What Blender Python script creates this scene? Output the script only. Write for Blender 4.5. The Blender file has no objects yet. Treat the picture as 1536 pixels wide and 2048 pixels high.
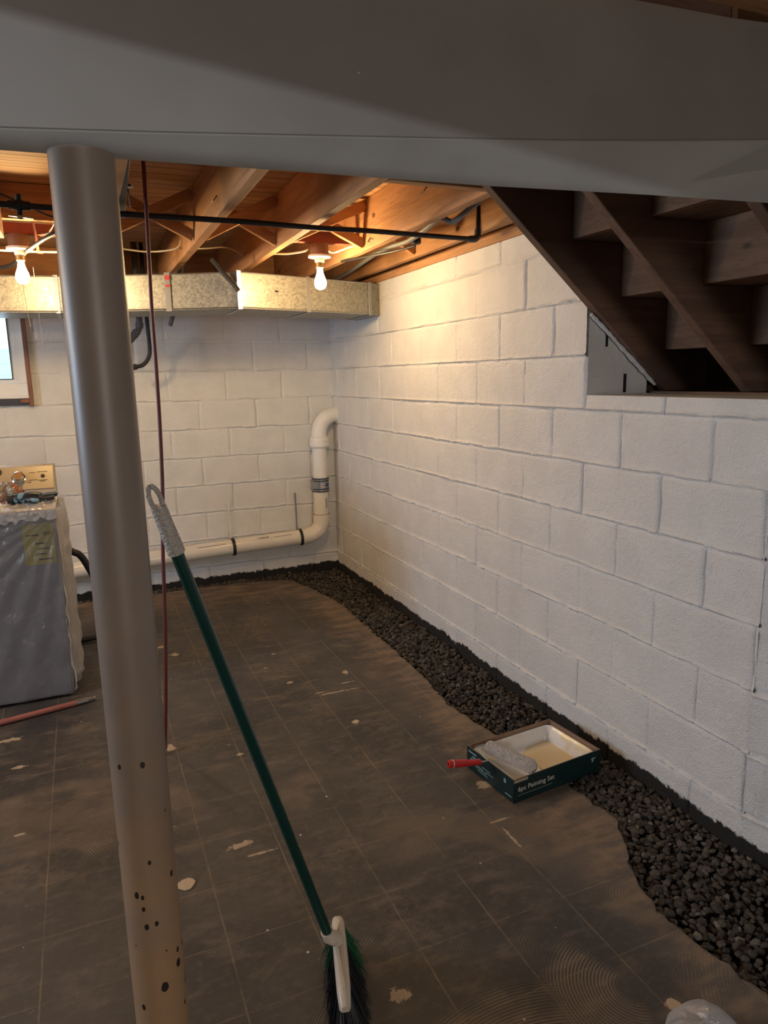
import bpy, bmesh, math, random
import numpy as np
from mathutils import Vector, Matrix
random.seed(7); RNG = np.random.default_rng(11)
scn = bpy.context.scene
COL = scn.collection

# ------------------------------------------------------------------ camera
cam_d = bpy.data.cameras.new('camera'); cam = bpy.data.objects.new('camera', cam_d); COL.objects.link(cam)
Rm = [[0.91941249, -0.39276205, -0.02046069], [-0.09276125, -0.16600002, -0.9817532], [0.38219892, 0.90453411, -0.18905559]]
r, d, f = (Vector(v) for v in Rm)
M = Matrix((r, -d, -f)).transposed().to_4x4()
M.translation = Vector((-1.780033, -5.184012, 1.481434))
cam.matrix_world = M
cam_d.sensor_fit = 'VERTICAL'; cam_d.sensor_height = 36.0; cam_d.lens = 1409.99 * 36 / 2048; cam_d.clip_start = 0.02
scn.camera = cam
scn.view_settings.view_transform = 'Standard'; scn.view_settings.look = 'None'
scn.view_settings.exposure = 0.0; scn.view_settings.gamma = 1.0
scn.cycles.use_denoising = True
scn.cycles.max_bounces = 10; scn.cycles.diffuse_bounces = 6; scn.cycles.transparent_max_bounces = 12
scn.cycles.sample_clamp_indirect = 6.0

# ------------------------------------------------------------------ world and lights
BULB = 480.0            # emission of the bulb glass
w = bpy.data.worlds.new('sky'); scn.world = w; w.use_nodes = True
bg = w.node_tree.nodes['Background']; bg.inputs[0].default_value = (0.74, 0.88, 1.0, 1); bg.inputs[1].default_value = 2.6

def area(name, loc, target, size, power, color, sizey=None):
    l = bpy.data.lights.new(name, 'AREA'); l.energy = power; l.color = color
    l.shape = 'RECTANGLE'; l.size = size; l.size_y = sizey or size
    o = bpy.data.objects.new(name, l); COL.objects.link(o); o.location = loc
    o.rotation_euler = (Vector(target) - Vector(loc)).to_track_quat('-Z', 'Y').to_euler()
    return o
area('daylight_side_window', (-5.3, -2.5, 1.62), (-1.0, -3.6, .9), 1.2, 72, (0.66, 0.79, 1.0), .7)
area('daylight_back_window', (-2.42, 0.42, 1.85), (-2.2, -2.0, 0.6), .6, 6, (0.75, 0.87, 1.0), .5)
def point(name, loc, power, color, radius):
    l = bpy.data.lights.new(name, 'POINT'); l.energy = power; l.color = color; l.shadow_soft_size = radius
    o = bpy.data.objects.new(name, l); COL.objects.link(o); o.location = loc
    return o
point('warm_fill_left', (-3.9, -2.3, 1.95), 42, (1.0, 0.67, 0.36), .03)  # added warm fill standing in for bulbs out of view
area('rear_fill', (-1.4, -8.9, 1.55), (-1.2, -4.0, 1.2), 1.3, 47, (1.0, .95, .90), .8)  # added soft frontal fill; the rear wall has no window
sl = bpy.data.lights.new('added_beam_spot', 'SPOT'); sl.energy = 260; sl.color = (.78, .87, 1.0); sl.spot_size = math.radians(50); sl.spot_blend = .4; sl.shadow_soft_size = .005  # added unseen spot that lights the lower left of the beam
so = bpy.data.objects.new('added_beam_spot', sl); COL.objects.link(so); so.location = (-4.5, -6.4, 1.5)
so.rotation_euler = (Vector((-1.4, -4.15, 1.75)) - Vector(so.location)).to_track_quat('-Z', 'Y').to_euler()

# ------------------------------------------------------------------ shader helper
class Sh:
    def __init__(s, name):
        s.m = bpy.data.materials.new(name); s.m.use_nodes = True
        s.t = s.m.node_tree; s.t.nodes.clear()
        s.out = s.t.nodes.new('ShaderNodeOutputMaterial')
    def put(s, sock, v):
        if v is None: return
        if isinstance(v, bpy.types.NodeSocket): s.t.links.new(v, sock)
        elif sock.type == 'RGBA': sock.default_value = (*v[:3], 1)
        else: sock.default_value = v
    def node(s, t, ins=None, **props):
        n = s.t.nodes.new(t)
        for k, v in props.items(): setattr(n, k, v)
        for k, v in (ins or {}).items(): s.put(n.inputs[k], v)
        return n
    def pos(s): return s.node('ShaderNodeNewGeometry').outputs['Position']
    def island(s): return s.node('ShaderNodeNewGeometry').outputs['Random Per Island']
    def sep(s, v): n = s.node('ShaderNodeSeparateXYZ', {0: v}); return n.outputs
    def math(s, op, a, b=None, c=None, clamp=False):
        n = s.node('ShaderNodeMath', operation=op, use_clamp=clamp)
        for i, v in enumerate((a, b, c)):
            if v is not None: s.put(n.inputs[i], v)
        return n.outputs[0]
    def vmul(s, v, k): n = s.node('ShaderNodeVectorMath', {0: v, 1: k}, operation='MULTIPLY'); return n.outputs[0]
    def vsub(s, v, k): n = s.node('ShaderNodeVectorMath', {0: v, 1: k}, operation='SUBTRACT'); return n.outputs[0]
    def length(s, v): n = s.node('ShaderNodeVectorMath', {0: v}, operation='LENGTH'); return n.outputs['Value']
    def mix(s, fac, a, b):
        n = s.node('ShaderNodeMix', data_type='RGBA'); s.put(n.inputs[0], fac); s.put(n.inputs[6], a); s.put(n.inputs[7], b)
        return n.outputs[2]
    def noise(s, v, scale=5., detail=3., rough=.5, dist=0.):
        n = s.node('ShaderNodeTexNoise', {'Vector': v, 'Scale': scale, 'Detail': detail, 'Roughness': rough, 'Distortion': dist})
        return n.outputs[0]
    def vor(s, v, scale, feature='F1', rnd=1.):
        n = s.node('ShaderNodeTexVoronoi', {'Vector': v, 'Scale': scale, 'Randomness': rnd}, feature=feature)
        return n
    def smooth(s, x, a, b):
        n = s.node('ShaderNodeMapRange', interpolation_type='SMOOTHSTEP')
        s.put(n.inputs[0], x); n.inputs[1].default_value = a; n.inputs[2].default_value = b
        n.inputs[3].default_value = 0; n.inputs[4].default_value = 1
        return n.outputs[0]
    def bump(s, h, strength=.3, dist=.01, normal=None):
        n = s.node('ShaderNodeBump', {'Height': h, 'Strength': strength, 'Distance': dist})
        if normal is not None: s.put(n.inputs['Normal'], normal)
        return n.outputs[0]
    def bsdf(s, color, rough=.5, metal=0., normal=None, **kw):
        n = s.node('ShaderNodeBsdfPrincipled', {'Base Color': color, 'Roughness': rough, 'Metallic': metal})
        if normal is not None: s.put(n.inputs['Normal'], normal)
        for k, v in kw.items(): s.put(n.inputs[k.replace('_', ' ')], v)
        s.t.links.new(n.outputs[0], s.out.inputs[0])
        return n

def plain(name, c, rough=.5, metal=0., var=.0, bump=0., bscale=60., **kw):
    s = Sh(name); p = s.pos(); col = c
    if var: col = s.mix(s.smooth(s.noise(p, 9., 4.), .3, .7), [x * (1 - var) for x in c], [min(1, x * (1 + var)) for x in c])
    nrm = s.bump(s.noise(p, bscale, 3.), bump, .004) if bump else None
    s.bsdf(col, rough, metal, nrm, **kw); return s.m

def wood(name, c1, c2, axis, rough=.7, stretch=14., knots=True, c3=None):
    s = Sh(name); p = s.pos()
    k = [1., 1., 1.]; k['XYZ'.index(axis)] = 1. / stretch
    v = s.vmul(p, k)
    g = s.noise(v, 26., 5., .6, .6); g2 = s.noise(v, 140., 2.)
    col = s.mix(s.smooth(g, .32, .68), c1, c2)
    col = s.mix(s.math('MULTIPLY', s.smooth(g2, .55, .75), .45), col, [x * .55 for x in c1])
    big = s.noise(p, 2.2, 2.)
    col = s.mix(s.smooth(big, .5, .75), col, c3 or [x * .7 for x in c1])
    if knots:
        vo = s.vor(s.vmul(p, [1.6 if q != 'XYZ'.index(axis) else .9 for q in range(3)]), 3.2)
        col = s.mix(s.smooth(vo.outputs['Distance'], .09, .03), col, [x * .25 for x in c1])
    s.bsdf(col, rough, 0, s.bump(g2, .25, .003)); return s.m

# ------------------------------------------------------------------ materials
def wall_mat(name, tint):
    s = Sh(name); p = s.pos(); z = s.sep(p)[2]
    n1 = s.noise(p, 165., 3., .6); n2 = s.noise(p, 60., 3.); n3 = s.noise(p, 7., 3.); n4 = s.noise(p, 7., 4., .5)
    col = s.mix(s.smooth(n3, .3, .7), [x * .93 for x in tint], tint)
    pit = s.smooth(s.noise(p, 130., 2.), .70, .76)
    col = s.mix(s.math('MULTIPLY', pit, .35), col, [x * .55 for x in tint])
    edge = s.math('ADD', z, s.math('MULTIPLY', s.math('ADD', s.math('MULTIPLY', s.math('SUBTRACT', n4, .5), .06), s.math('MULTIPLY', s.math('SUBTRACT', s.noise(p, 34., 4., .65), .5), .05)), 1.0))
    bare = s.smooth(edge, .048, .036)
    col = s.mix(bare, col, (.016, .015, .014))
    h = s.math('ADD', s.math('MULTIPLY', n1, 1.0), s.math('MULTIPLY', n2, .35))
    nrm = s.bump(h, .9, .0075)
    s.bsdf(col, s.math('ADD', .55, s.math('MULTIPLY', bare, .35)), 0, nrm); return s.m
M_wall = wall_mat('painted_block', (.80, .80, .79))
M_shell = plain('grey_block', (.42, .40, .38), .9, var=.1, bump=.3)

def floor_mat():
    s = Sh('black_mastic_floor'); p = s.pos(); X, Y, Z = s.sep(p)
    n1 = s.noise(p, 1.6, 5., .6); n2 = s.noise(s.vmul(p, (1., 2.6, 1.)), 6., 6., .65); n3 = s.noise(p, 45., 4., .6)
    col = s.mix(s.smooth(n1, .35, .65), (.034, .0335, .034), (.070, .065, .061))
    col = s.mix(s.math('MULTIPLY', s.smooth(n2, .48, .72), .75), col, (.145, .118, .095))
    col = s.mix(s.math('MULTIPLY', s.smooth(n3, .5, .8), .35), col, (.155, .145, .135))
    # worn concrete along the broken edge
    wob = s.math('MULTIPLY', s.math('SUBTRACT', s.noise(p, 5., 4.), .5), .34)
    wear = s.smooth(s.math('ADD', X, wob), -.62, -.34)
    wear2 = s.smooth(s.math('ADD', Y, wob), -.75, -.2)
    wear = s.math('MAXIMUM', wear, wear2)
    col = s.mix(s.math('MULTIPLY', wear, s.math('ADD', .15, s.math('MULTIPLY', s.smooth(n2, .35, .65), .75))), col, (.24, .175, .115))
    # grid left by the old nine inch tiles
    T = .2286
    def line(c, off):
        u = s.math('DIVIDE', s.math('SUBTRACT', c, off), T)
        fr = s.math('ABSOLUTE', s.math('SUBTRACT', s.math('FRACT', s.math('ADD', u, .5)), .5))
        return s.smooth(s.math('MULTIPLY', fr, T), .0032, .0010)
    jit = s.math('MULTIPLY', s.math('SUBTRACT', s.noise(p, 9., 2.), .5), .006)
    lx = line(s.math('ADD', X, jit), -.634); ly = line(s.math('ADD', Y, jit), -2.822)
    fade = s.smooth(s.noise(p, 4.5, 5., .75), .30, .70); fade2 = s.smooth(s.noise(s.vsub(p, (4, 2, 0)), 5.4, 5., .75), .36, .76)
    lines = s.math('MAXIMUM', s.math('MULTIPLY', lx, fade), s.math('MULTIPLY', ly, fade2))
    col = s.mix(s.math('MULTIPLY', lines, .62), col, (.30, .225, .14))
    # notched trowel arcs
    arcs = None
    for cx, cy, r0, r1, a0, a1 in [(-.43, -3.83, .03, .13, 1.9, 4.6), (-.66, -4.06, .03, .24, 1.7, 4.3), (-.30, -2.66, .03, .15, 1.0, 4.4),
                                   (-1.12, -2.92, .03, .16, .6, 4.2), (-1.0, -4.4, .1, .5, .9, 3.6), (-2.0, -3.0, .1, .55, -.2, 2.2), (-.9, -3.7, .28, .52, 0., 1.9)]:
        dv = s.vsub(p, (cx, cy, 0)); L = s.length(s.vmul(dv, (1, 1, 0))); q = s.sep(dv)
        ang = s.math('ARCTAN2', q[1], q[0]); ang = s.math('FLOORED_MODULO', ang, 2 * math.pi)
        ring = s.math('ADD', .5, s.math('MULTIPLY', .5, s.math('SINE', s.math('MULTIPLY', L, 2 * math.pi / .0085))))
        msk = s.math('MULTIPLY', s.smooth(L, r0, r0 + .03), s.smooth(L, r1, r1 - .05))
        am = s.math('MULTIPLY', s.smooth(ang, max(a0, 0) - .01, max(a0, 0) + .5), s.smooth(ang, a1 + .3, a1 - .3))
        k = s.math('MULTIPLY', s.math('MULTIPLY', ring, msk), am)
        arcs = k if arcs is None else s.math('MAXIMUM', arcs, k)
    arcf = s.math('MULTIPLY', arcs, s.smooth(s.noise(p, 6., 3.), .30, .55))
    for cx, cy, seed in ((-3.2, -1.2, 1.), (.8, -5.6, 5.), (-2.2, -6.2, 9.)):
        Lr = s.length(s.vmul(s.vsub(p, (cx, cy, 0)), (1, 1, 0)))
        Lr = s.math('ADD', Lr, s.math('MULTIPLY', s.noise(p, 1.4, 2.), .25))
        rg_ = s.math('ADD', .5, s.math('MULTIPLY', .5, s.math('SINE', s.math('MULTIPLY', Lr, 2 * math.pi / .0078))))
        mk = s.smooth(s.noise(s.vsub(p, (seed, seed * 2, 0)), 2.6, 4., .6), .54, .66)
        mk = s.math('MULTIPLY', mk, s.smooth(s.noise(p, 30., 3.), .35, .6))
        arcf = s.math('MAXIMUM', arcf, s.math('MULTIPLY', s.math('MULTIPLY', rg_, mk), .55))
        arcs = s.math('MAXIMUM', arcs, s.math('MULTIPLY', s.math('MULTIPLY', rg_, mk), .7))
    col = s.mix(s.math('MULTIPLY', arcf, .55), col, (.30, .225, .15))
    # stuck adhesive and plaster residue
    res = None
    wv = s.math('MULTIPLY', s.math('SUBTRACT', s.noise(p, 42., 5., .75), .47), .20)
    for cx, cy, rx, ry in [(-1.436, -3.114, .05, .016), (-1.39, -3.18, .055, .006), (-.542, -3.154, .035, .03), (-.805, -2.503, .016, .02), (-2.185, -2.019, .05, .02),
                           (-2.139, -2.276, .035, .012), (-1.571, -2.376, .022, .03), (-.605, -3.354, .05, .006), (-.62, -3.45, .006, .07), (-.78, -2.18, .11, .008), (-.70, -2.10, .05, .006), (-.66, -1.98, .015, .03),
                           (-.85, -2.152, .04, .006), (-1.197, -3.84, .03, .025), (-.62, -4.13, .016, .022), (-1.02, -1.75, .014, .009), (-.93, -1.58, .012, .01), (-.95, -1.98, .02, .016),
                           (-1.32, -2.55, .014, .012), (-1.28, -3.2, .018, .012), (-2.3, -2.5, .05, .02), (-2.1, -2.75, .02, .008), (-1.48, -1.2, .04, .02), (-1.43, -1.35, .025, .03)]:
        dv = s.vmul(s.vsub(p, (cx, cy, 0)), (1. / rx, 1. / ry, 0)); L = s.length(dv)
        k = s.smooth(s.math('ADD', L, s.math('MULTIPLY', wv, 16.)), 1.0, .82)
        res = k if res is None else s.math('MAXIMUM', res, k)
    col = s.mix(s.math('MULTIPLY', res, .85), col, s.mix(s.noise(p, 60., 3.), (.36, .27, .16), (.62, .52, .40)))
    fl = s.smooth(s.noise(p, 30., 3., .55), .735, .765)
    col = s.mix(s.math('MULTIPLY', fl, .7), col, (.50, .45, .38))
    dots = s.smooth(s.vor(p, 11.).outputs['Distance'], .055, .03)
    col = s.mix(s.math('MULTIPLY', dots, s.smooth(s.noise(p, 4., 2.), .5, .6)), col, (.6, .58, .54))
    h = s.math('ADD', s.math('MULTIPLY', n3, .5), s.math('ADD', s.math('MULTIPLY', arcs, .5), s.math('MULTIPLY', res, .6)))
    rough = s.math('ADD', .46, s.math('MULTIPLY', n2, .3))
    s.bsdf(col, rough, 0, s.bump(h, .5, .004)); return s.m
M_floor = floor_mat()

def gravel_mat():
    s = Sh('dark_gravel'); p = s.pos(); i = s.island()
    c = s.mix(s.smooth(i, .0, .85), (.026, .0225, .019), (.085, .071, .056))
    c = s.mix(s.smooth(i, .90, .99), c, (.20, .185, .165))
    c = s.mix(s.math('MULTIPLY', s.noise(p, 120., 3.), .4), c, (.030, .024, .018))
    s.bsdf(c, .75, 0, s.bump(s.noise(p, 260., 3.), .4, .003)); return s.m
M_gravel = gravel_mat()
M_soil = plain('dark_soil', (.010, .009, .008), .95, bump=.5)

M_joist = wood('joist_pine', (.38, .185, .082), (.52, .28, .13), 'Y', .75)
M_joistx = wood('pine_across', (.40, .19, .08), (.54, .28, .12), 'X', .75)
M_sub = None
def sub_mat():
    s = Sh('subfloor_boards'); p = s.pos(); X, Y, Z = s.sep(p)
    v = s.vmul(p, (1 / 16., 1., 1.))
    g = s.noise(v, 34., 5., .6, .4)
    bd = s.math('FLOOR', s.math('DIVIDE', Y, .083)); rnd = s.node('ShaderNodeTexWhiteNoise', {'W': bd}, noise_dimensions='1D').outputs[0]
    col = s.mix(s.smooth(g, .3, .7), (.46, .25, .105), (.64, .39, .17))
    col = s.mix(s.math('MULTIPLY', rnd, .5), col, (.28, .14, .08))
    fr = s.math('ABSOLUTE', s.math('SUBTRACT', s.math('FRACT', s.math('ADD', s.math('DIVIDE', Y, .083), .5)), .5))
    gap = s.smooth(fr, .05, .02)
    col = s.mix(s.math('MULTIPLY', gap, .85), col, (.03, .016, .01))
    kn = s.smooth(s.vor(s.vmul(p, (.7, 2., 1.)), 4.).outputs['Distance'], .07, .03)
    col = s.mix(kn, col, (.10, .05, .03))
    s.bsdf(col, .7, 0, s.bump(s.math('SUBTRACT', 1., gap), .5, .004)); return s.m
M_sub = sub_mat()
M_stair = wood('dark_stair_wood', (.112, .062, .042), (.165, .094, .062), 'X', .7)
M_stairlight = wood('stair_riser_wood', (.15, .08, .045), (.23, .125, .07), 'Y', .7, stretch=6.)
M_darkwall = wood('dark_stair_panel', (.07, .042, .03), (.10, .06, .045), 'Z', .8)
M_trimwood = wood('red_brown_trim', (.20, .085, .055), (.27, .12, .08), 'Z', .6, knots=False)
M_boxwood = plain('brown_junction_box', (.20, .10, .05), .7, var=.1)
M_redboard = plain('red_brown_board', (.26, .065, .035), .7, var=.12)

def galv():
    s = Sh('galvanized_steel'); p = s.pos()
    v = s.vor(p, 95.); c = s.sep(s.node('ShaderNodeMixRGB', {0: 0., 1: v.outputs['Color'], 2: (0, 0, 0)}).outputs[0])[0]
    v2 = s.vor(p, 210.); c2 = s.sep(v2.outputs['Color'])[1]
    k = s.math('ADD', s.math('MULTIPLY', c, .6), s.math('MULTIPLY', c2, .4))
    col = s.mix(k, (.17, .17, .15), (.40, .395, .35))
    s.bsdf(col, s.math('ADD', .34, s.math('MULTIPLY', c2, .25)), .55, s.bump(k, .12, .002)); return s.m
M_galv = galv()
M_steel = plain('grey_steel', (.42, .43, .44), .35, .9)
M_beam = None
def beam_mat():
    s = Sh('grey_painted_steel'); p = s.pos()
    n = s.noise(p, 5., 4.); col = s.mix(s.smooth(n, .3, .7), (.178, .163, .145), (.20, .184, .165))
    sc = s.smooth(s.noise(s.vmul(p, (1, 1, 1)), 60., 2.), .77, .80)
    col = s.mix(s.math('MULTIPLY', sc, .5), col, (.55, .54, .52))
    s.bsdf(col, .42, 0, s.bump(s.noise(p, 25., 3.), .06, .004)); return s.m
M_beam = beam_mat()
def flange_mat():
    s = Sh('pale_flange_paint'); p = s.pos()  # paler and slightly smoother than the web paint
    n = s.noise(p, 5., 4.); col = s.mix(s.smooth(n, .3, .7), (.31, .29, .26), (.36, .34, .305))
    s.bsdf(col, .36, 0, s.bump(s.noise(p, 18., 4.), .10, .004)); return s.m
M_flange = flange_mat()
def pole_mat():
    s = Sh('chipped_pole_paint'); p = s.pos(); X, Y, Z = s.sep(p)
    n = s.noise(p, 6., 4.)
    col = s.mix(s.smooth(n, .3, .7), (.215, .172, .14), (.245, .195, .155))
    shade_grad = s.smooth(s.math('ADD', Z, s.math('MULTIPLY', s.math('SUBTRACT', s.noise(p, 9., 4., .6), .5), .9)), 1.25, .3)  # shade of the upper pole painted in: tan grows toward the base
    col = s.mix(s.math('MULTIPLY', shade_grad, .75), col, (.40, .235, .11))
    den = s.smooth(s.math('ADD', Z, s.math('MULTIPLY', s.math('SUBTRACT', s.noise(p, 6., 2.), .5), .8)), 1.02, .68)
    chip = None
    for sc, k, off in ((34., .26, 0.), (62., .24, 3.), (16., .115, 7.)):
        q = s.vsub(s.vmul(p, (1., 1., .62)), (off, off, off)); vo = s.vor(q, sc); sz = s.sep(vo.outputs['Color'])[0]
        thr = s.math('MULTIPLY', s.smooth(sz, .42, 1.0), s.math('MULTIPLY', den, k))
        dist = s.math('ADD', vo.outputs['Distance'], s.math('MULTIPLY', s.math('SUBTRACT', s.noise(p, 110., 3.), .5), .10))
        c_ = s.math('MULTIPLY', s.math('LESS_THAN', dist, thr), s.math('GREATER_THAN', thr, .02))
        chip = c_ if chip is None else s.math('MAXIMUM', chip, c_)
    col = s.mix(chip, col, (.022, .016, .013))
    s.bsdf(col, .42, 0, s.bump(s.math('SUBTRACT', s.math('MULTIPLY', s.noise(p, 30., 3.), .2), chip), .3, .002)); return s.m
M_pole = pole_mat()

M_pvc = plain('white_pvc', (.80, .77, .69), .22, var=.03)
M_pvcpaint = plain('painted_pvc', (.80, .79, .76), .4, var=.03, bump=.1)
M_black = plain('black_iron', (.022, .022, .024), .45, .2, var=.2)
M_grey_pipe = plain('grey_drain_pipe', (.10, .10, .105), .5, .1, var=.2)
M_rubber = plain('black_rubber', (.014, .014, .016), .55)
M_cord = plain('red_brown_cord', (.13, .030, .030), .45)
M_nm = plain('white_cable', (.62, .55, .42), .5)
M_bx = None
def bx_mat():
    s = Sh('armored_cable'); p = s.pos(); q = s.sep(p)
    wv = s.math('SINE', s.math('MULTIPLY', s.math('ADD', s.math('ADD', q[0], q[1]), q[2]), 900.))
    s.bsdf((.20, .205, .21), .5, .3, s.bump(wv, .5, .002)); return s.m
M_bx = bx_mat()
M_porcelain = plain('porcelain', (.82, .79, .70), .25)
M_brass = plain('brass_socket', (.55, .42, .22), .3, .8)
def emit(name, c, k):
    s = Sh(name); e = s.node('ShaderNodeEmission', {'Color': c, 'Strength': k}); s.t.links.new(e.outputs[0], s.out.inputs[0]); return s.m
M_bulb = emit('lit_bulb_glass', (1.0, .66, .30), BULB)
M_white = plain('white_paint', (.78, .77, .74), .45, var=.03)
M_frame = plain('white_window_vinyl', (.78, .80, .82), .35)
M_darkgap = plain('dark_gap', (.012, .012, .013), .9)
M_dkwood = plain('dark_board', (.045, .05, .065), .7, var=.2)
def glass():
    s = Sh('window_glass')
    a = s.node('ShaderNodeBsdfTransparent', {'Color': (.93, .98, 1.)}); b = s.node('ShaderNodeBsdfGlossy', {'Roughness': .05})
    m = s.node('ShaderNodeMixShader', {0: .06, 1: a.outputs[0], 2: b.outputs[0]}); s.t.links.new(m.outputs[0], s.out.inputs[0]); return s.m
M_glass = glass()
def siding():
    s = Sh('pale_siding'); p = s.pos(); z = s.sep(p)[2]
    fr = s.math('FRACT', s.math('DIVIDE', z, .12)); col = s.mix(s.smooth(fr, .12, .0), (.62, .78, .82), (.45, .60, .64))
    s.bsdf(col, .7); return s.m
M_siding = siding()
M_enamel = plain('washer_enamel', (.22, .22, .235), .35)
M_console = None
def console_mat():
    s = Sh('gold_console'); p = s.pos()
    s.bsdf(s.mix(s.noise(s.vmul(p, (1, 8, 8)), 12., 2.), (.34, .295, .20), (.38, .33, .235)), .35, .25); return s.m
M_console = console_mat()
M_consoletrim = plain('grey_console_trim', (.36, .33, .28), .4)
M_chrome = plain('chrome', (.75, .77, .80), .12, 1.)
M_yellow = plain('yellow_label', (.36, .31, .11), .6)
M_ink = plain('black_ink', (.02, .02, .02), .6)
M_pink = plain('pink_pole_paint', (.42, .155, .13), .45, var=.1)
M_green = plain('green_handle', (.002, .034, .027), .3)
M_grip = None
def grip_mat():
    s = Sh('white_rubber_grip'); p = s.pos(); v = s.vor(p, 190.)
    s.bsdf((.44, .41, .37), .5, 0, s.bump(v.outputs['Distance'], .8, .004)); return s.m
M_grip = grip_mat()
M_cap = plain('cream_plastic', (.60, .53, .43), .35)
M_bristle = plain('black_bristle', (.018, .018, .022), .4)
M_gbristle = plain('green_bristle', (.012, .13, .055), .4)
M_box = plain('dark_green_print', (.004, .021, .023), .38)
M_card = plain('brown_cardboard', (.26, .17, .115), .8, var=.06)
M_cream = plain('pale_print', (.55, .55, .50), .6)
M_tan_print = plain('tan_print', (.36, .30, .20), .6)
M_tray = None
def tray_mat():
    s = Sh('tray_with_paint'); p = s.pos()
    c = s.mix(s.smooth(s.noise(p, 11., 3.), .45, .62), (.80, .79, .77), (.74, .66, .48))
    s.bsdf(c, .2, 0, s.bump(s.noise(p, 40., 3.), .15, .004)); return s.m
M_tray = tray_mat()
M_paint = plain('wet_cream_paint', (.78, .66, .42), .08)
M_nap = None
def nap_mat():
    s = Sh('roller_nap'); p = s.pos(); n = s.noise(p, 330., 4., .7)
    s.bsdf(s.mix(n, (.70, .63, .58), (.88, .85, .82)), .8, 0, s.bump(n, 1., .006)); return s.m
M_nap = nap_mat()
M_red = plain('red_plastic', (.52, .018, .016), .3)
def sheet_mat(name, op, col):
    s = Sh(name); p = s.pos()
    tr = s.node('ShaderNodeBsdfTransparent', {'Color': (.96, .97, .98)})
    df = s.node('ShaderNodeBsdfDiffuse', {'Color': col}); tl = s.node('ShaderNodeBsdfTranslucent', {'Color': col})
    gl = s.node('ShaderNodeBsdfGlossy', {'Roughness': .18, 'Color': (1, 1, 1)})
    nr = s.bump(s.noise(s.vmul(p, (1, 1, .6)), 26., 4., .6, 1.), .5, .02)
    for n in (df, gl): s.put(n.inputs['Normal'], nr)
    a = s.node('ShaderNodeMixShader', {0: .45, 1: df.outputs[0], 2: tl.outputs[0]})
    b = s.node('ShaderNodeMixShader', {0: .18, 1: a.outputs[0], 2: gl.outputs[0]})
    fac = s.math('ADD', op, s.math('MULTIPLY', s.math('SUBTRACT', s.noise(p, 14., 4., .6), .5), .35), clamp=True)
    c = s.node('ShaderNodeMixShader', {0: fac, 1: tr.outputs[0], 2: b.outputs[0]}); s.t.links.new(c.outputs[0], s.out.inputs[0]); return s.m
M_sheet = sheet_mat('thin_plastic_sheet', .24, (.56, .58, .62))
M_sheet_side = sheet_mat('bunched_plastic_sheet', .72, (.80, .80, .80))
M_bag = sheet_mat('plastic_bag', .62, (.72, .72, .74))
def rag_mat():
    s = Sh('paint_smeared_rag'); p = s.pos(); n = s.noise(p, 16., 3., .5, 1.)
    c = s.mix(s.smooth(n, .40, .45), (.62, .68, .72), (.46, .36, .26)); c = s.mix(s.smooth(n, .60, .63), c, (.45, .09, .06))
    s.bsdf(c, .7, 0, s.bump(s.noise(p, 60., 4.), .4, .006)); return s.m
M_rag = rag_mat()
def glove_mat():
    s = Sh('blue_black_glove'); p = s.pos(); n = s.noise(p, 34., 3.)
    s.bsdf(s.mix(s.smooth(n, .52, .6), (.012, .016, .026), (.16, .30, .36)), .4); return s.m
M_glove = glove_mat()
M_redtape = plain('red_tape', (.55, .06, .06), .5)
M_blue = plain('blue_sticker', (.02, .10, .36), .5)
M_redst = plain('red_sticker', (.5, .04, .04), .5)

# ------------------------------------------------------------------ geometry helpers (world coordinates)
def merge(*parts):
    V, F = [], []
    for v, f in parts:
        o = len(V); V += [tuple(x) for x in v]; F += [tuple(i + o for i in q) for q in f]
    return V, F
def box(x0, x1, y0, y1, z0, z1):
    v = [(x0, y0, z0), (x1, y0, z0), (x1, y1, z0), (x0, y1, z0), (x0, y0, z1), (x1, y0, z1), (x1, y1, z1), (x0, y1, z1)]
    return v, [(0, 3, 2, 1), (4, 5, 6, 7), (0, 1, 5, 4), (1, 2, 6, 5), (2, 3, 7, 6), (3, 0, 4, 7)]
def obox(a, b, w, h, up=(0, 0, 1)):
    """bar from a to b, w wide and h high"""
    a, b = Vector(a), Vector(b); t = (b - a).normalized(); s = t.cross(Vector(up)).normalized(); u = s.cross(t)
    v = []
    for p in (a, b):
        for i, j in ((-1, -1), (1, -1), (1, 1), (-1, 1)): v.append(tuple(p + s * (i * w / 2) + u * (j * h / 2)))
    return v, [(3, 2, 1, 0), (4, 5, 6, 7), (0, 1, 5, 4), (1, 2, 6, 5), (2, 3, 7, 6), (3, 0, 4, 7)]
def prism(poly, axis, a, b):
    """2d polygon extruded along axis from a to b"""
    def P(p, c): return {'X': (c, p[0], p[1]), 'Y': (p[0], c, p[1]), 'Z': (p[0], p[1], c)}[axis]
    n = len(poly); v = [P(p, a) for p in poly] + [P(p, b) for p in poly]
    return v, [tuple(range(n))[::-1], tuple(range(n, 2 * n))] + [(i, (i + 1) % n, n + (i + 1) % n, n + i) for i in range(n)]
def smoothpath(pts, n=8):
    P = [Vector(p) for p in pts]; out = []
    for i in range(len(P) - 1):
        p0 = P[max(i - 1, 0)]; p1 = P[i]; p2 = P[i + 1]; p3 = P[min(i + 2, len(P) - 1)]
        for k in range(n):
            t = k / n; out.append(.5 * ((2 * p1) + (-p0 + p2) * t + (2 * p0 - 5 * p1 + 4 * p2 - p3) * t * t + (-p0 + 3 * p1 - 3 * p2 + p3) * t ** 3))
    out.append(P[-1]); return out
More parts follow.
